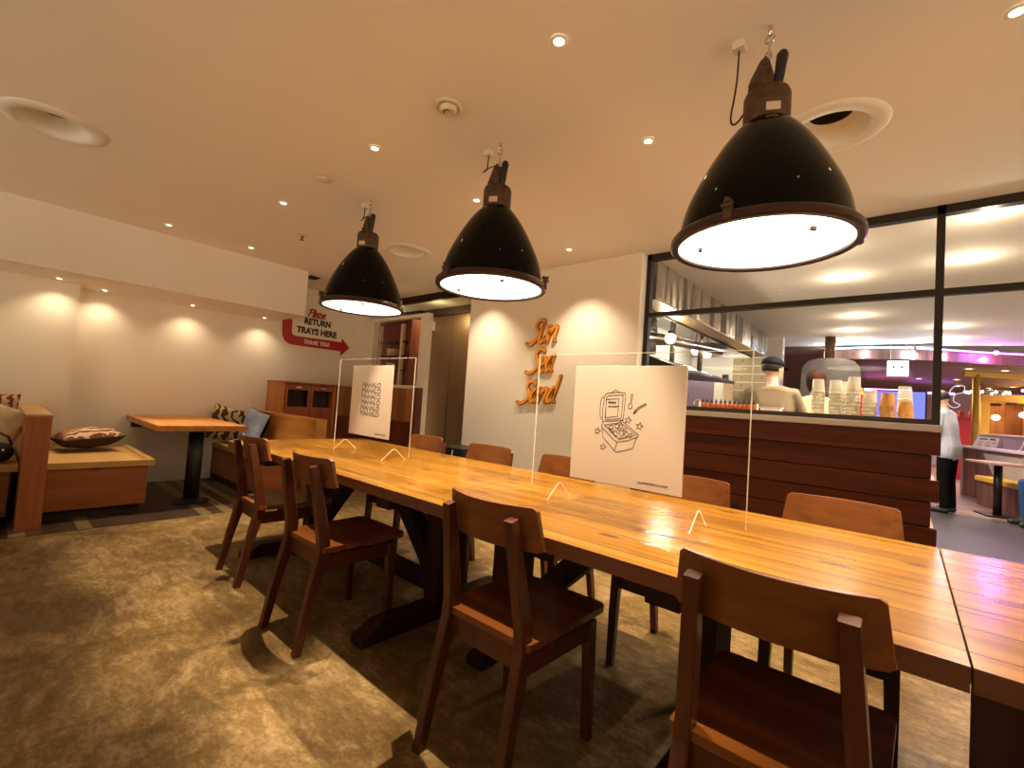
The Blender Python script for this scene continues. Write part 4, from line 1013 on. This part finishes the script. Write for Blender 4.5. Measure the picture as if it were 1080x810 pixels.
t = thing('prep_counter', 'steel work counter behind the serving staff', 'counter', (-.85, 6.3, 0))
MB().box(-.9, .9, -.35, .35, 1.02, 1.06, .004).build('worktop', MAT['steel'], t)
for sx in (-1, 1):
    for sy in (-1, 1): MB().box(sx*.86-.02, sx*.86+.02, sy*.31-.02, sy*.31+.02, 0, 1.02).build('leg', MAT['steel'], t)
MB().box(-.86, .86, -.3, .3, .3, .33).build('undershelf', MAT['steel'], t)
t = thing('potted_herb', 'leafy green herb in a pot between the two kitchen staff', 'plant', (-.98, 6.35, 1.0605))
MB().lathe([(0, 0), (.05, 0), (.065, .12), (.06, .12), (.048, .02), (0, .02)], 18).build('pot', MAT['iron'], t, True)
m = MB()
for k in range(60):
    a = random.uniform(0, 2*pi); h = random.uniform(.08, .34); r_ = random.uniform(.01, .085)
    c = Vector((r_*cos(a), r_*sin(a), h)); q = Euler((random.uniform(-1, 1), random.uniform(-1, 1), a)).to_matrix()
    vs = [m.b.verts.new(c+q @ Vector(v)) for v in ((-.02, 0, 0), (0, -.012, .004), (.03, 0, 0), (0, .012, .004))]; m.b.faces.new(vs)
for k in range(6): m.tube([(0, 0, .03), (.03*cos(k), .03*sin(k), .3)], .003, 5)
m.build('foliage', MAT['leaf'], t)
t = thing('stone_oven', 'large grey rounded stone oven with a flue behind the staff', 'oven', (-.93, 8.62, 0), R(8))
pr = [(x_*.80, z_) for x_, z_ in [(-.46, 0), (.46, 0), (.46, 1.85), (.44, 1.98), (.36, 2.07), (.2, 2.11), (0, 2.12), (-.2, 2.11), (-.36, 2.07), (-.44, 1.98), (-.46, 1.85)]]
MB().prism(pr, -.4, .4, 1).build('body', MAT['oven'], t)
MB().prism([(-.26, 1.15), (.26, 1.15), (.26, 1.4), (.18, 1.55), (0, 1.6), (-.18, 1.55), (-.26, 1.4)], -.42, -.395, 1).build('mouth', MAT['hole'], t)
MB().box(-.4, .4, -.5, -.4, 1.08, 1.13, .004).build('hearth_ledge', MAT['steel'], t)
MB().tube([(0, 0, 2.1), (0, 0, 2.499)], .07, 18).build('flue', MAT['iron'], t, True)
t = thing('hanging_sign', 'small bright white hanging sign with two dark marks past the oven', 'sign', (-.12, 9.3, 1.95), R(8))
MB().box(-.13, .13, -.012, .012, 0, .24, .003).build('panel', emis('sign_lightbox', (.75, .9, 1.), 3.), t)
for s in (-1, 1):
    MB().ball((s*.05, -.013, .14), (.016, .003, .02), 10).build('mark', MAT['ink'], t)
    MB().tube([(s*.09, 0, .24), (s*.09, 0, .549)], .004, 6).build('wire', MAT['chrome'], t)

# ------------------------------------------------------------------ people
def hull(bm, balls):
    b = bmesh.new()
    for p, r_ in balls:
        for k in range(9):
            th = pi*k/8
            for q in range(12 if 0 < k < 8 else 1):
                ph = 2*pi*q/12; b.verts.new((p[0]+r_*sin(th)*cos(ph), p[1]+r_*sin(th)*sin(ph), p[2]+r_*cos(th)))
    bmesh.ops.convex_hull(b, input=b.verts[:])
    bmesh.ops.delete(b, geom=[v for v in b.verts if not v.link_faces], context='VERTS')
    me = bpy.data.meshes.new('tmp'); b.to_mesh(me); b.free(); bm.from_mesh(me); bpy.data.meshes.remove(me)
def person(label, loc, rz, J, mats, hair=None, cap=None, group=None, voxel=.009):
    """J: list of (tag, p0, r0, p1, r1) tapered limbs; the union is remeshed to one skin and coloured by the nearest limb."""
    t = thing('person', label, 'person', loc, rz, group)
    b = bmesh.new()
    segs = []
    for e in J:
        if len(e) == 5: hull(b, [(e[1], e[2]), (e[3], e[4])]); segs.append(e)
        else:
            hull(b, e[1]); q = e[1]
            segs += [(e[0], *q[i], *q[j]) for i in range(len(q)) for j in range(i)]
    J = segs
    me = bpy.data.meshes.new('body'); b.to_mesh(me); b.free()
    o = bpy.data.objects.new('body', me); C.objects.link(o)
    md = o.modifiers.new('r', 'REMESH'); md.mode = 'VOXEL'; md.voxel_size = voxel
    m2 = o.modifiers.new('s', 'SMOOTH'); m2.factor = .5; m2.iterations = 3
    dg = bpy.context.evaluated_depsgraph_get(); dg.update()
    me2 = bpy.data.meshes.new_from_object(o.evaluated_get(dg)); o.modifiers.clear(); o.data = me2; bpy.data.meshes.remove(me)
    me2.materials.clear(); names = []
    for tg in dict.fromkeys(x[0] for x in J): me2.materials.append(mats[tg]); names.append(tg)
    import numpy as np
    n = len(me2.polygons); ctr = np.empty(n*3, dtype=np.float32); me2.polygons.foreach_get('center', ctr); ctr = ctr.reshape(-1, 3)
    best = np.full(n, 1e9); idx = np.zeros(n, dtype=np.int32)
    for tg, p0, r0_, p1, r1 in J:
        a = np.array(p0); d = np.array(p1)-a; L2 = max((d*d).sum(), 1e-9)
        s = np.clip(((ctr-a) @ d)/L2, 0, 1); dist = np.linalg.norm(ctr-a-s[:, None]*d, axis=1)-(r0_+(r1-r0_)*s)
        w = dist < best; best[w] = dist[w]; idx[w] = names.index(tg)
    me2.polygons.foreach_set('material_index', idx); me2.polygons.foreach_set('use_smooth', np.ones(n, dtype=bool)); me2.update()
    o.parent = t
    return t
def lerp(a, b, s): return tuple(a[i]+(b[i]-a[i])*s for i in range(3))
def head(c, look=(0, 1, 0), tilt=0.):
    """Skull, jaw, nose, ears, eyes and mouth about centre c; look = facing."""
    c = Vector(c); y = Vector(look).normalized(); x = y.cross(Vector((0, 0, 1))).normalized(); z = x.cross(y)
    def P(a, b_, d): return tuple(c+x*a+y*b_+z*d)
    L = [('skin', P(0, -.02, .03), .082, P(0, .02, .02), .078), ('skin', P(0, .03, -.03), .062, P(0, .055, -.075), .036), ('skin', P(0, .0, -.02), .07, P(0, .03, -.06), .045),
         ('skin', P(0, .095, .012), .010, P(0, .112, -.018), .013)]
    for s in (-1, 1):
        L.append(('skin', P(s*.078, -.005, .01), .016, P(s*.076, -.002, -.022), .011)); L.append(('eye', P(s*.032, .088, .02), .009, P(s*.034, .088, .02), .009))
    L.append(('lip', P(-.018, .087, -.05), .007, P(.018, .087, -.05), .007))
    return L, P
def hand(w, d, up, curl=.5, side=1):
    """Palm and five fingers from wrist w along d; up = back of the hand."""
    w = Vector(w); d = Vector(d).normalized(); u = Vector(up); u = (u-d*u.dot(d)).normalized(); s = d.cross(u)*side
    L = []
    for k, off in enumerate((-.028, -.010, .010, .027)):
        L.append(('skin', tuple(w+d*.01+s*off*.6), .014, tuple(w+d*.085+s*off), .012))
        l = (.055, .068, .072, .062)[k]; a = w+d*.088+s*off; b = a+(d*cos(curl*.6)-u*sin(curl*.6))*l*.55; e = b+(d*cos(curl*1.5)-u*sin(curl*1.5))*l*.5
        L += [('skin', tuple(a), .0105, tuple(b), .0098), ('skin', tuple(b), .0098, tuple(e), .0085)]
    a = w+d*.03+s*.03; b = a+(d*.6+s*.6-u*.35).normalized()*.04; e = b+(d*.85+s*.1-u*.4).normalized()*.03
    L += [('skin', tuple(a), .014, tuple(b), .0115), ('skin', tuple(b), .0115, tuple(e), .0095)]
    return L
def standing(h=1.7, arms=None, lean=0., sleeves='long', shirt_z=.78, sh=.175, look=(0, 1, 0), hz=0.):
    """A standing figure facing +y; arms = ((elbow, wrist) right, left)."""
    k = h/1.7; V = lambda x, y, z: (x*k, (y+max(0, z-.95)*lean)*k, z*k)
    def pair(w, y, z, r): return [(V(-w, y, z), r*k), (V(w, y, z), r*k)]
    L = [('shirt', pair(sh-.045, -.005, 1.355, .066)+pair(.085, .005, 1.21, .108)), ('shirt', pair(.085, .005, 1.21, .108)+pair(.06, .0, 1.05, .106)), ('shirt', pair(.06, 0, 1.05, .106)+pair(.075, -.008, .92, .112)),
         ('shirt', pair(.075, -.008, .92, .112)+pair(.085, -.006, shirt_z+.06, .104)), ('skin', V(0, .0, 1.40), .055*k, V(0, .02, 1.50), .050*k), ('shirt', pair(.05, -.01, 1.385, .058)+pair(sh-.045, -.005, 1.355, .066))]
    for s in (-1, 1):
        L += [('trousers', V(s*.085, -.005, .88), .092*k, V(s*.095, .012, .48), .066*k), ('trousers', V(s*.095, .012, .48), .066*k, V(s*.10, -.015, .10), .052*k),
              ('shoe', V(s*.10, -.03, .045), .043*k, V(s*.115, .13, .033), .034*k)]
    for s, (el, wr) in zip((1, -1), arms or (((.24, -.02, 1.08), (.25, .05, .83)), ((-.24, -.02, 1.08), (-.25, .05, .83)))):
        shp = V(s*sh, 0, 1.355); e_ = V(*el); w_ = V(*wr)
        L.append(('shirt', shp, .062*k, e_, .050*k))
        if sleeves == 'long': L.append(('shirt', e_, .050*k, lerp(e_, w_, .93), .038*k)); L.append(('skin', lerp(e_, w_, .9), .027*k, w_, .024*k))
        else: L.append(('skin', lerp(shp, e_, .75), .041*k, e_, .040*k)); L.append(('skin', e_, .040*k, w_, .026*k))
        L += hand(w_, Vector(w_)-Vector(e_), (0, 0, 1), .6, s)
    hc = V(0, .03, 1.585+hz); hl, P = head(hc, look); L += hl
    return L, P, hc
def hair_cap(P, parent, mat, long=False, name='hair'):
    m = MB(); m.ball((0, 0, 0), 1, 24)
    for v in list(m.b.verts):
        x, y, z = v.co
        if y > .35 and z < .25: v.co.y = .3+(y-.35)*.1; z = max(z, .0); v.co.z = z
        if not long and v.co.z < -.55: v.co.z = -.55
    for v in m.b.verts:
        q = v.co; zz = q.z*(.098 if q.z > 0 else (.17 if long else .10))
        v.co = Vector(P(q.x*.090, q.y*.104-.012, zz+.036))
    m.build(name, mat, parent, True)
A, B = Vector((.80, 12.05, 0)), Vector((2.1, 7.9+.0, 0)); dirw = (B-A).normalized(); nrm = Vector((dirw.y, -dirw.x, 0))   # nrm faces the viewer's side
ang = math.atan2(dirw.y, dirw.x)
def along(s, n, z=.004): v = A+dirw*s+nrm*n; return (v.x, v.y, z)
# the staff in the kitchen
L, P, hc = standing(1.74, (((.27, .10, 1.12), (.22, .33, 1.16)), ((-.27, .06, 1.10), (-.16, .30, 1.10))), lean=.05, sleeves='short', look=(.62, .75, -.12))
p = person('person in beige shirt and dark cap seen from behind in the kitchen', (-1.0, 5.02, 0), R(8), L, {'shirt': MAT['shirt_beige'], 'trousers': MAT['trousers'], 'shoe': MAT['shoe'], 'skin': MAT['skin'], 'eye': MAT['eye'], 'lip': MAT['lip']})
hair_cap(P, p, MAT['hair'])
m = MB().ball((0, 0, 0), 1, 24)
for v in m.b.verts:
    q = v.co; v.co = Vector(P(q.x*.097, q.y*.112-.012, (q.z*.085 if q.z > 0 else q.z*.012)+.052))
cp_ = m.build('cap', MAT['navy'], p, True)
m = MB(); ring = []
for k in range(9):
    a = R(20+k*17.5); ring.append((P(.085*cos(a), .07+.035*sin(a), .05), P(.07*cos(a), .09+.085*sin(a), .034)))
va = [m.b.verts.new(a) for a, b in ring]; vb = [m.b.verts.new(b) for a, b in ring]
for k in range(8): m.b.faces.new((va[k], va[k+1], vb[k+1], vb[k]))
bmesh.ops.solidify(m.b, geom=m.b.faces[:], thickness=.006); m.build('peak', MAT['navy'], cp_)
L, P, hc = standing(1.66, (((.22, .12, 1.12), (.12, .32, 1.12)), ((-.22, .12, 1.12), (-.12, .32, 1.12))), lean=.04, sleeves='short', sh=.16)
p = person('person with long brown hair and cream top seen from behind beyond the tumblers', (-.70, 5.50, 0), R(8), L, {'shirt': MAT['shirt_cream'], 'trousers': MAT['trousers'], 'shoe': MAT['shoe'], 'skin': MAT['skin'], 'eye': MAT['eye'], 'lip': MAT['lip']})
hair_cap(P, p, MAT['hair_brown'], True)
L, P, hc = standing(1.72, (((.24, .02, 1.10), (.18, .26, 1.14)), ((-.24, .02, 1.10), (-.16, .27, 1.16))), lean=.10, look=(0, .9, -.38), shirt_z=.76, hz=-.015)
p = person('person in loose white shirt and black trousers standing past the counter end', (.455, 8.95, 0), R(66), L, {'shirt': MAT['shirt_white'], 'trousers': MAT['trousers'], 'shoe': MAT['shoe'], 'skin': MAT['skin'], 'eye': MAT['eye'], 'lip': MAT['lip']})
hair_cap(P, p, MAT['hair'])
def seated(seat=.45, look=(0, 1, 0)):
    def pair(w, y, z, r): return [((-w, y, seat+z), r), ((w, y, seat+z), r)]
    L = [('shirt', pair(.13, -.02, .505, .064)+pair(.08, -.01, .36, .106)), ('shirt', pair(.08, -.01, .36, .106)+pair(.065, 0, .17, .108)), ('shirt', pair(.05, -.02, .53, .056)+pair(.13, -.02, .505, .064)),
         ('skin', (0, -.01, seat+.55), .052, (0, .01, seat+.64), .048), ('trousers', (-.07, 0, seat+.10), .105, (.07, 0, seat+.10), .105)]
    for s in (-1, 1):
        L += [('trousers', (s*.09, .02, seat+.085), .085, (s*.11, .42, seat+.075), .062), ('trousers', (s*.11, .42, seat+.06), .062, (s*.11, .40, .10), .05), ('shoe', (s*.11, .38, .042), .042, (s*.12, .54, .034), .034)]
        e_, w_ = (s*.24, .04, seat+.27), (s*.17, .28, seat+.22)
        L += [('shirt', (s*.17, -.02, seat+.505), .060, e_, .047), ('shirt', e_, .047, lerp(e_, w_, .9), .036), ('skin', lerp(e_, w_, .85), .027, w_, .024)]
        L += hand(w_, Vector(w_)-Vector(e_), (0, 0, 1), .7, s)
    hl, P = head((0, .03, seat+.74), look); return L+hl, P
L, P = seated(.46)
p = person('person in blue jeans seated on the yellow bench, cut by the right edge', along(3.32, .20), R(107), L, {'shirt': MAT['shirt_pink'], 'trousers': MAT['jeans'], 'shoe': MAT['shoe'], 'skin': MAT['skin'], 'eye': MAT['eye'], 'lip': MAT['lip']})
hair_cap(P, p, MAT['hair'])
L, P = seated(.58)
p = person('dark haired person in a pinkish top sitting behind the booth wall at the right', (1.77, 12.6, .004), R(60), L, {'shirt': MAT['shirt_pink'], 'trousers': MAT['trousers'], 'shoe': MAT['shoe'], 'skin': MAT['skin'], 'eye': MAT['eye'], 'lip': MAT['lip']})
hair_cap(P, p, MAT['hair'])
for (x, y, z, rz, lab) in ((1.77, 12.6, .42, 0, 'plain stool under the person in the pinkish top'),):
    t = thing('stool', lab, 'stool', (x, y, .004))
    MB().lathe([(0, z+.05), (.17, z+.05), (.18, z+.07), (.17, z+.09), (0, z+.09)], 24).build('seat', MAT['booth_pale'], t, 40)
    for k in range(3): a = 2.1*k; MB().tube([(.16*cos(a), .16*sin(a), 0), (.11*cos(a), .11*sin(a), z+.05)], .016, 8).build('leg', MAT['black'], t, True)

# ------------------------------------------------------------------ far hall furniture
t = thing('booth_wall', 'low timber booth wall with white top in the far hall', 'partition', (A.x, A.y, .004), ang)
Lw = 4.0
MB().box(.06, Lw, 0, .24, 0, .86, .004).build('body', MAT['booth_wood'], t)
MB().box(0, .06, -.01, .25, 0, .86, .003).build('end_panel', MAT['booth_pale'], t)
MB().box(-.02, Lw, -.03, .28, .86, .90, .004).build('top_ledge', MAT['white'], t)
t = thing('padded_bench', 'yellow padded bench in front of the booth wall', 'bench', along(0, 0), ang)
MB().box(1.38, 3.9, -.33, -.005, 0, .38, .004).build('base', MAT['booth_wood'], t)
MB().box(1.35, 3.9, -.36, -.005, .38, .46, .02).build('seat_pad', MAT['yellow_pad'], t)
MB().prism([(1.12, .465), (3.9, .465), (3.9, .80), (.82, .80)], -.035, -.005, 1).build('back_cushion', MAT['mosaic'], t)
t = thing('cafe_table', 'narrow cafe table on a black post by the yellow bench', 'table', along(2.62, .62), ang)
MB().box(-.34, .34, -.22, .22, .72, .75, .004).build('tabletop', MAT['booth_pale'], t)
MB().tube([(0, 0, .02), (0, 0, .72)], .045, 14).build('post', MAT['black'], t, True)
MB().box(-.18, .18, -.18, .18, 0, .02, .004).build('base_plate', MAT['black'], t)
t = thing('menu_board', 'white printed menu sheet propped on the booth wall ledge', 'menu', along(.42, -.13, .905), R(14))
MB().prism([(-.15, 0), (.17, 0), (.21, .17), (-.07, .19)], -.004, .004, 1).build('sheet', MAT['white'], t)
for k, (x, z, w, h) in enumerate(((0.0, .145, .10, .02), (.12, .145, .07, .024), (-.04, .09, .06, .012), (.06, .09, .06, .012), (.14, .085, .05, .012), (-.05, .05, .06, .012), (.05, .05, .07, .012), (-.06, .02, .05, .01), (.05, .02, .06, .01))):
    MB().box(x-w/2, x+w/2, -.0048, -.004, z-h/2, z+h/2).build('print', MAT['ink'] if k < 2 else MAT['red_sign'], t)
for i, (x, y, lab) in enumerate(((1.25, 13.05, 'left lavender screen panel standing behind the booth wall'), (1.72, 13.47, 'wider lavender screen panel standing behind the booth wall'))):
    t = thing('screen_panel', lab, 'screen', (x, y, .004), R(6), 'lavender screens')
    w_ = .2 if i == 0 else .36
    MB().box(-w_, w_, -.02, .02, .04, 1.12, .006).build('panel', MAT['lavender'], t)
    MB().box(-w_-.02, w_+.02, -.028, .028, 1.12, 1.15, .004).build('rail', MAT['white'], t)
    for s in (-1, 1): MB().box(s*w_*.8-.02, s*w_*.8+.02, -.15, .15, 0, .04, .003).build('foot', MAT['white'], t)
t = thing('yellow_frame', 'yellow painted post and beam frame in the far hall', 'frame', (1.03, 12.8, .004))
MB().tube([(0, 0, 0), (0, 0, 2.30)], .055, 16).build('post', MAT['yellow'], t, True)
MB().beam((-.2, -.15, 2.30), (2.4, 1.9, 2.33), .09, .09).build('beam', MAT['yellow'], t)
MB().tube([(2.2, 1.75, 0), (2.2, 1.75, 2.30)], .055, 16).build('post', MAT['yellow'], t, True)
t = thing('castle_wall', 'red castle wall panel with battlements left of the yellow post', 'panel', (.98, 15.5, .004), R(6))
m = MB().box(-.20, .26, -.06, .06, 0, 1.52, .004)
for k in range(3): m.box(-.20+k*.18, -.11+k*.18, -.06, .06, 1.52, 1.66, .004)
m.build('wall_panel', MAT['red_wall'], t)
MB().box(-.18, .24, -.066, -.06, .1, .14).build('moulding', MAT['red_sign'], t)
t = thing('stall_front', 'brightly lit yellow stall front at the far right', 'stall', (2.75, 17.8, .004), R(4))
for k, x in enumerate((-1.15, -.35, .45, 1.25)): MB().box(x-.08, x+.08, -.08, .08, 0, 2.2, .004).build('pillar', MAT['yellow'], t)
MB().box(-1.25, 1.4, -.3, .3, 2.0, 2.2, .004).build('canopy', MAT['yellow'], t)
MB().box(-1.2, 1.35, .3, .35, 0, 2.2).build('back_panel', MAT['wains'], t)
MB().box(-1.2, 1.35, -.15, .15, 0, .95, .004).build('counter', MAT['booth_wood'], t)
for k in range(5): MB().ball((-.95+k*.5, -.05, 1.60+.10*(k % 2)), (.085, .085, .075), 16).build('globe_light', MAT['warm_glow'], t, True)
for k in range(9): MB().obox((-1.0+k*.28, -.32, 1.93+.03*(k % 2)), (.2, .02, .07), (0, 0, .2*(k % 3)), .003).build('bunting', MAT['hole'], t)
t = thing('ring_chandelier', 'ring shaped chandelier of small bulbs beside the yellow post', 'chandelier', (1.35, 14.6, 2.1))
MB().tube([(.34*cos(2*pi*k/28), .34*sin(2*pi*k/28), 0) for k in range(28)], .015, 8, True).build('ring', MAT['chrome'], t, True)
for k in range(10):
    a = 2*pi*k/10; MB().ball((.34*cos(a), .34*sin(a), -.04), .026, 10).build('bulb', MAT['warm_glow'] if k % 2 else MAT['lens_cool'], t, True)
for k in range(3): a = 2.1*k; MB().tube([(.34*cos(a), .34*sin(a), 0), (0, 0, .36)], .004, 5).build('wire', MAT['chrome'], t)
t = thing('neon_figure', 'white looped neon tube hanging left of the yellow post', 'neon sign', (.82, 13.6, 1.72), R(6))
MB().tube([(x_, 0, z_) for x_, z_ in smooth2([(-.16, .05), (-.12, .3), (-.02, .42), (.1, .4), (.08, .28), (-.04, .22), (-.06, .08), (.04, .0), (-.06, -.06)], 5, True)[:-1]], .008, 8, True).build('tube', emis('white_neon', (.95, .85, 1.), .9), t, True)
MB().tube([(0, 0, .41), (0, 0, .73)], .004, 5).build('wire', MAT['chrome'], t)
t = thing('blue_glow_panel', 'glowing panel added for the blue-lit wall behind the head of the person in white', 'screen', (-.12, 11.9, .9), R(6))
MB().box(-.42, .42, -.03, .03, 0, 1.0, .005).build('casing', MAT['black'], t)
MB().box(-.39, .39, -.034, -.03, .03, .97).build('glow_face', emis('blue_wall_glow', (.28, .3, 1.), 1.1), t)  # emission stands in for blue light on the hall wall
MB().box(-.3, .3, -.1, .1, -.9, 0).build('stand', MAT['lavender'], t)
# hall downlights
for i, (x, y, lab) in enumerate(((.952, 13.2, 'in the slatted ceiling just above the yellow post'), (1.50, 13.57, 'in the slatted ceiling right of the yellow beam'), (.93, 15.85, 'in the slatted ceiling left of the chandelier'),
        (1.09, 18.15, 'farthest in the slatted ceiling, above the castle wall'), (1.757, 18.65, 'in the slatted ceiling above the chandelier'), (2.15, 18.1, 'in the slatted ceiling above the bright stall'), (.22, 15.7, 'in the slatted ceiling left of the window post'))):
    o = dup(proto, (x, y, 2.459), None, 'round hall downlight '+lab, 'hall downlights'); o.scale = (2.6, 2.6, 1.5)
    light('hall_beam', 'SPOT', (x, y, 2.44), 260, (1., .82, .74), aim=(x, y, 0), spot_size=R(150), spot_blend=.8, shadow_soft_size=.08)
for i, (x, y, lab) in enumerate(((.354, 3.95, 'seen through the upper right pane, nearest the window'), (.34, 4.945, 'seen through the upper right pane, lower of two'), (.381, 8.086, 'past the window post, nearer of the far pair'), (.416, 9.16, 'past the window post, farther of the pair'),
        (-.56, 4.2, 'added unseen behind the near lamp to light the tumblers'), (-.468, 5.115, 'seen through the upper glass right of the near lamp'), (-.636, 8.05, 'above the oven, nearer'), (-.5, 7.0, 'under the transom, above the tumbler stacks'), (-.70, 8.95, 'above the oven, farthest'))):  # first entry added, hidden behind the near lamp, to light the tumblers
    o = dup(proto, (x, y, HC-.001), None, 'bright round kitchen passage downlight '+lab, 'passage downlights'); o.scale = (1.3, 1.3, 1)
    light('passage_ceiling_fill', 'POINT', (x, y, HC-.13), 4.5, (1., .84, .62), shadow_soft_size=.012)  # added below each downlight to brighten the passage ceiling
    light('passage_beam', 'SPOT', (x, y, HC-.02), (120 if y < 4.5 else 260) if y < 7.5 else 110, (1., .82, .62), aim=(x, y, 0), spot_size=R(150), spot_blend=.8, shadow_soft_size=.04)
for (x, y, z, m_, lab) in ((.317, 10.2, 2.40, 'led_pink', 'pink glowing spot lamp under the bulkhead left of the window post'), (1.04, 10.44, 2.42, 'led_purple', 'violet glowing spot lamp under the bulkhead right of the window post'), (.08, 9.85, 2.33, 'lens_cool', 'white glowing spot lamp under the bulkhead beside the white sign')):
    t = thing('spot_lamp', lab, 'lamp', (x, y-.14, z)); MB().ball((0, 0, 0), .035, 14).build('bulb', MAT[m_], t, True)
    light('spot_lamp_glow', 'POINT', (0, -.03, -.02), 26, {'led_pink': (1., .3, .8), 'led_purple': (.6, .2, 1.), 'lens_cool': (.5, .72, 1.)}[m_], t, shadow_soft_size=.04)
    MB().tube([(0, 0, .02), (0, 0, HC-z-.001)], .02, 10).build('holder', MAT['iron'], t, True)
for (x, y, z, m_, lab) in ((.5, 17.5, 2.2, 'led_purple', 'violet'), (-.4, 16., 2.15, 'led_pink', 'pink'), (2.6, 16.5, 2.25, 'led_pink', 'rightmost pink')):
    t = thing('ceiling_light_tube', lab+' light tube hanging deep in the far hall', 'light tube', (x, y, z))
    MB().tube([(-.5, -.1, 0), (.5, .1, 0)], .03, 8).build('tube', MAT[m_], t, True)
    for q in (-1, 1): MB().tube([(q*.45, q*.09, 0), (q*.45, q*.09, 2.461-z)], .005, 5).build('wire', MAT['chrome'], t)

# ------------------------------------------------------------------ lights of the hall, kitchen and lobby
light('lobby_light', 'SPOT', (-4.7, 4.05, 2.45), 40, (1., .80, .48), aim=(-4.9, 4.2, 0), spot_size=R(150), spot_blend=.6, shadow_soft_size=.05)
light('lobby_up', 'POINT', (-5.0, 4.05, 2.30), 3, (1., .84, .5), shadow_soft_size=.04)
light('stall_light', 'POINT', (2.8, 17.2, 1.75), 60, (1., .75, .4), shadow_soft_size=.12)

# ------------------------------------------------------------------ world and colour management
w = bpy.data.worlds.new('world'); sc.world = w; w.use_nodes = True
# warm fill added to brighten the ceiling, stronger below the horizon like lit floors
nt = w.node_tree; bg = nt.nodes['Background']; bg.inputs[0].default_value = (1., .76, .50, 1)
tcw = nt.nodes.new('ShaderNodeTexCoord'); sx = nt.nodes.new('ShaderNodeSeparateXYZ'); mr = nt.nodes.new('ShaderNodeMapRange')
mr.inputs['From Min'].default_value = -.10; mr.inputs['From Max'].default_value = .06; mr.inputs['To Min'].default_value = 2.1; mr.inputs['To Max'].default_value = .16
nt.links.new(tcw.outputs['Generated'], sx.inputs[0]); nt.links.new(sx.outputs[2], mr.inputs['Value']); nt.links.new(mr.outputs[0], bg.inputs[1])
sc.view_settings.view_transform = 'Standard'; sc.view_settings.look = 'None'; sc.view_settings.exposure = 0.; sc.view_settings.gamma = 1.; sc.view_settings.use_curve_mapping = False
sc.cycles.use_denoising = True; sc.cycles.max_bounces = 8; sc.cycles.transparent_max_bounces = 24; sc.cycles.diffuse_bounces = 5; sc.cycles.glossy_bounces = 4
sc.cycles.sample_clamp_indirect = 8.; sc.cycles.caustics_reflective = False; sc.cycles.caustics_refractive = False
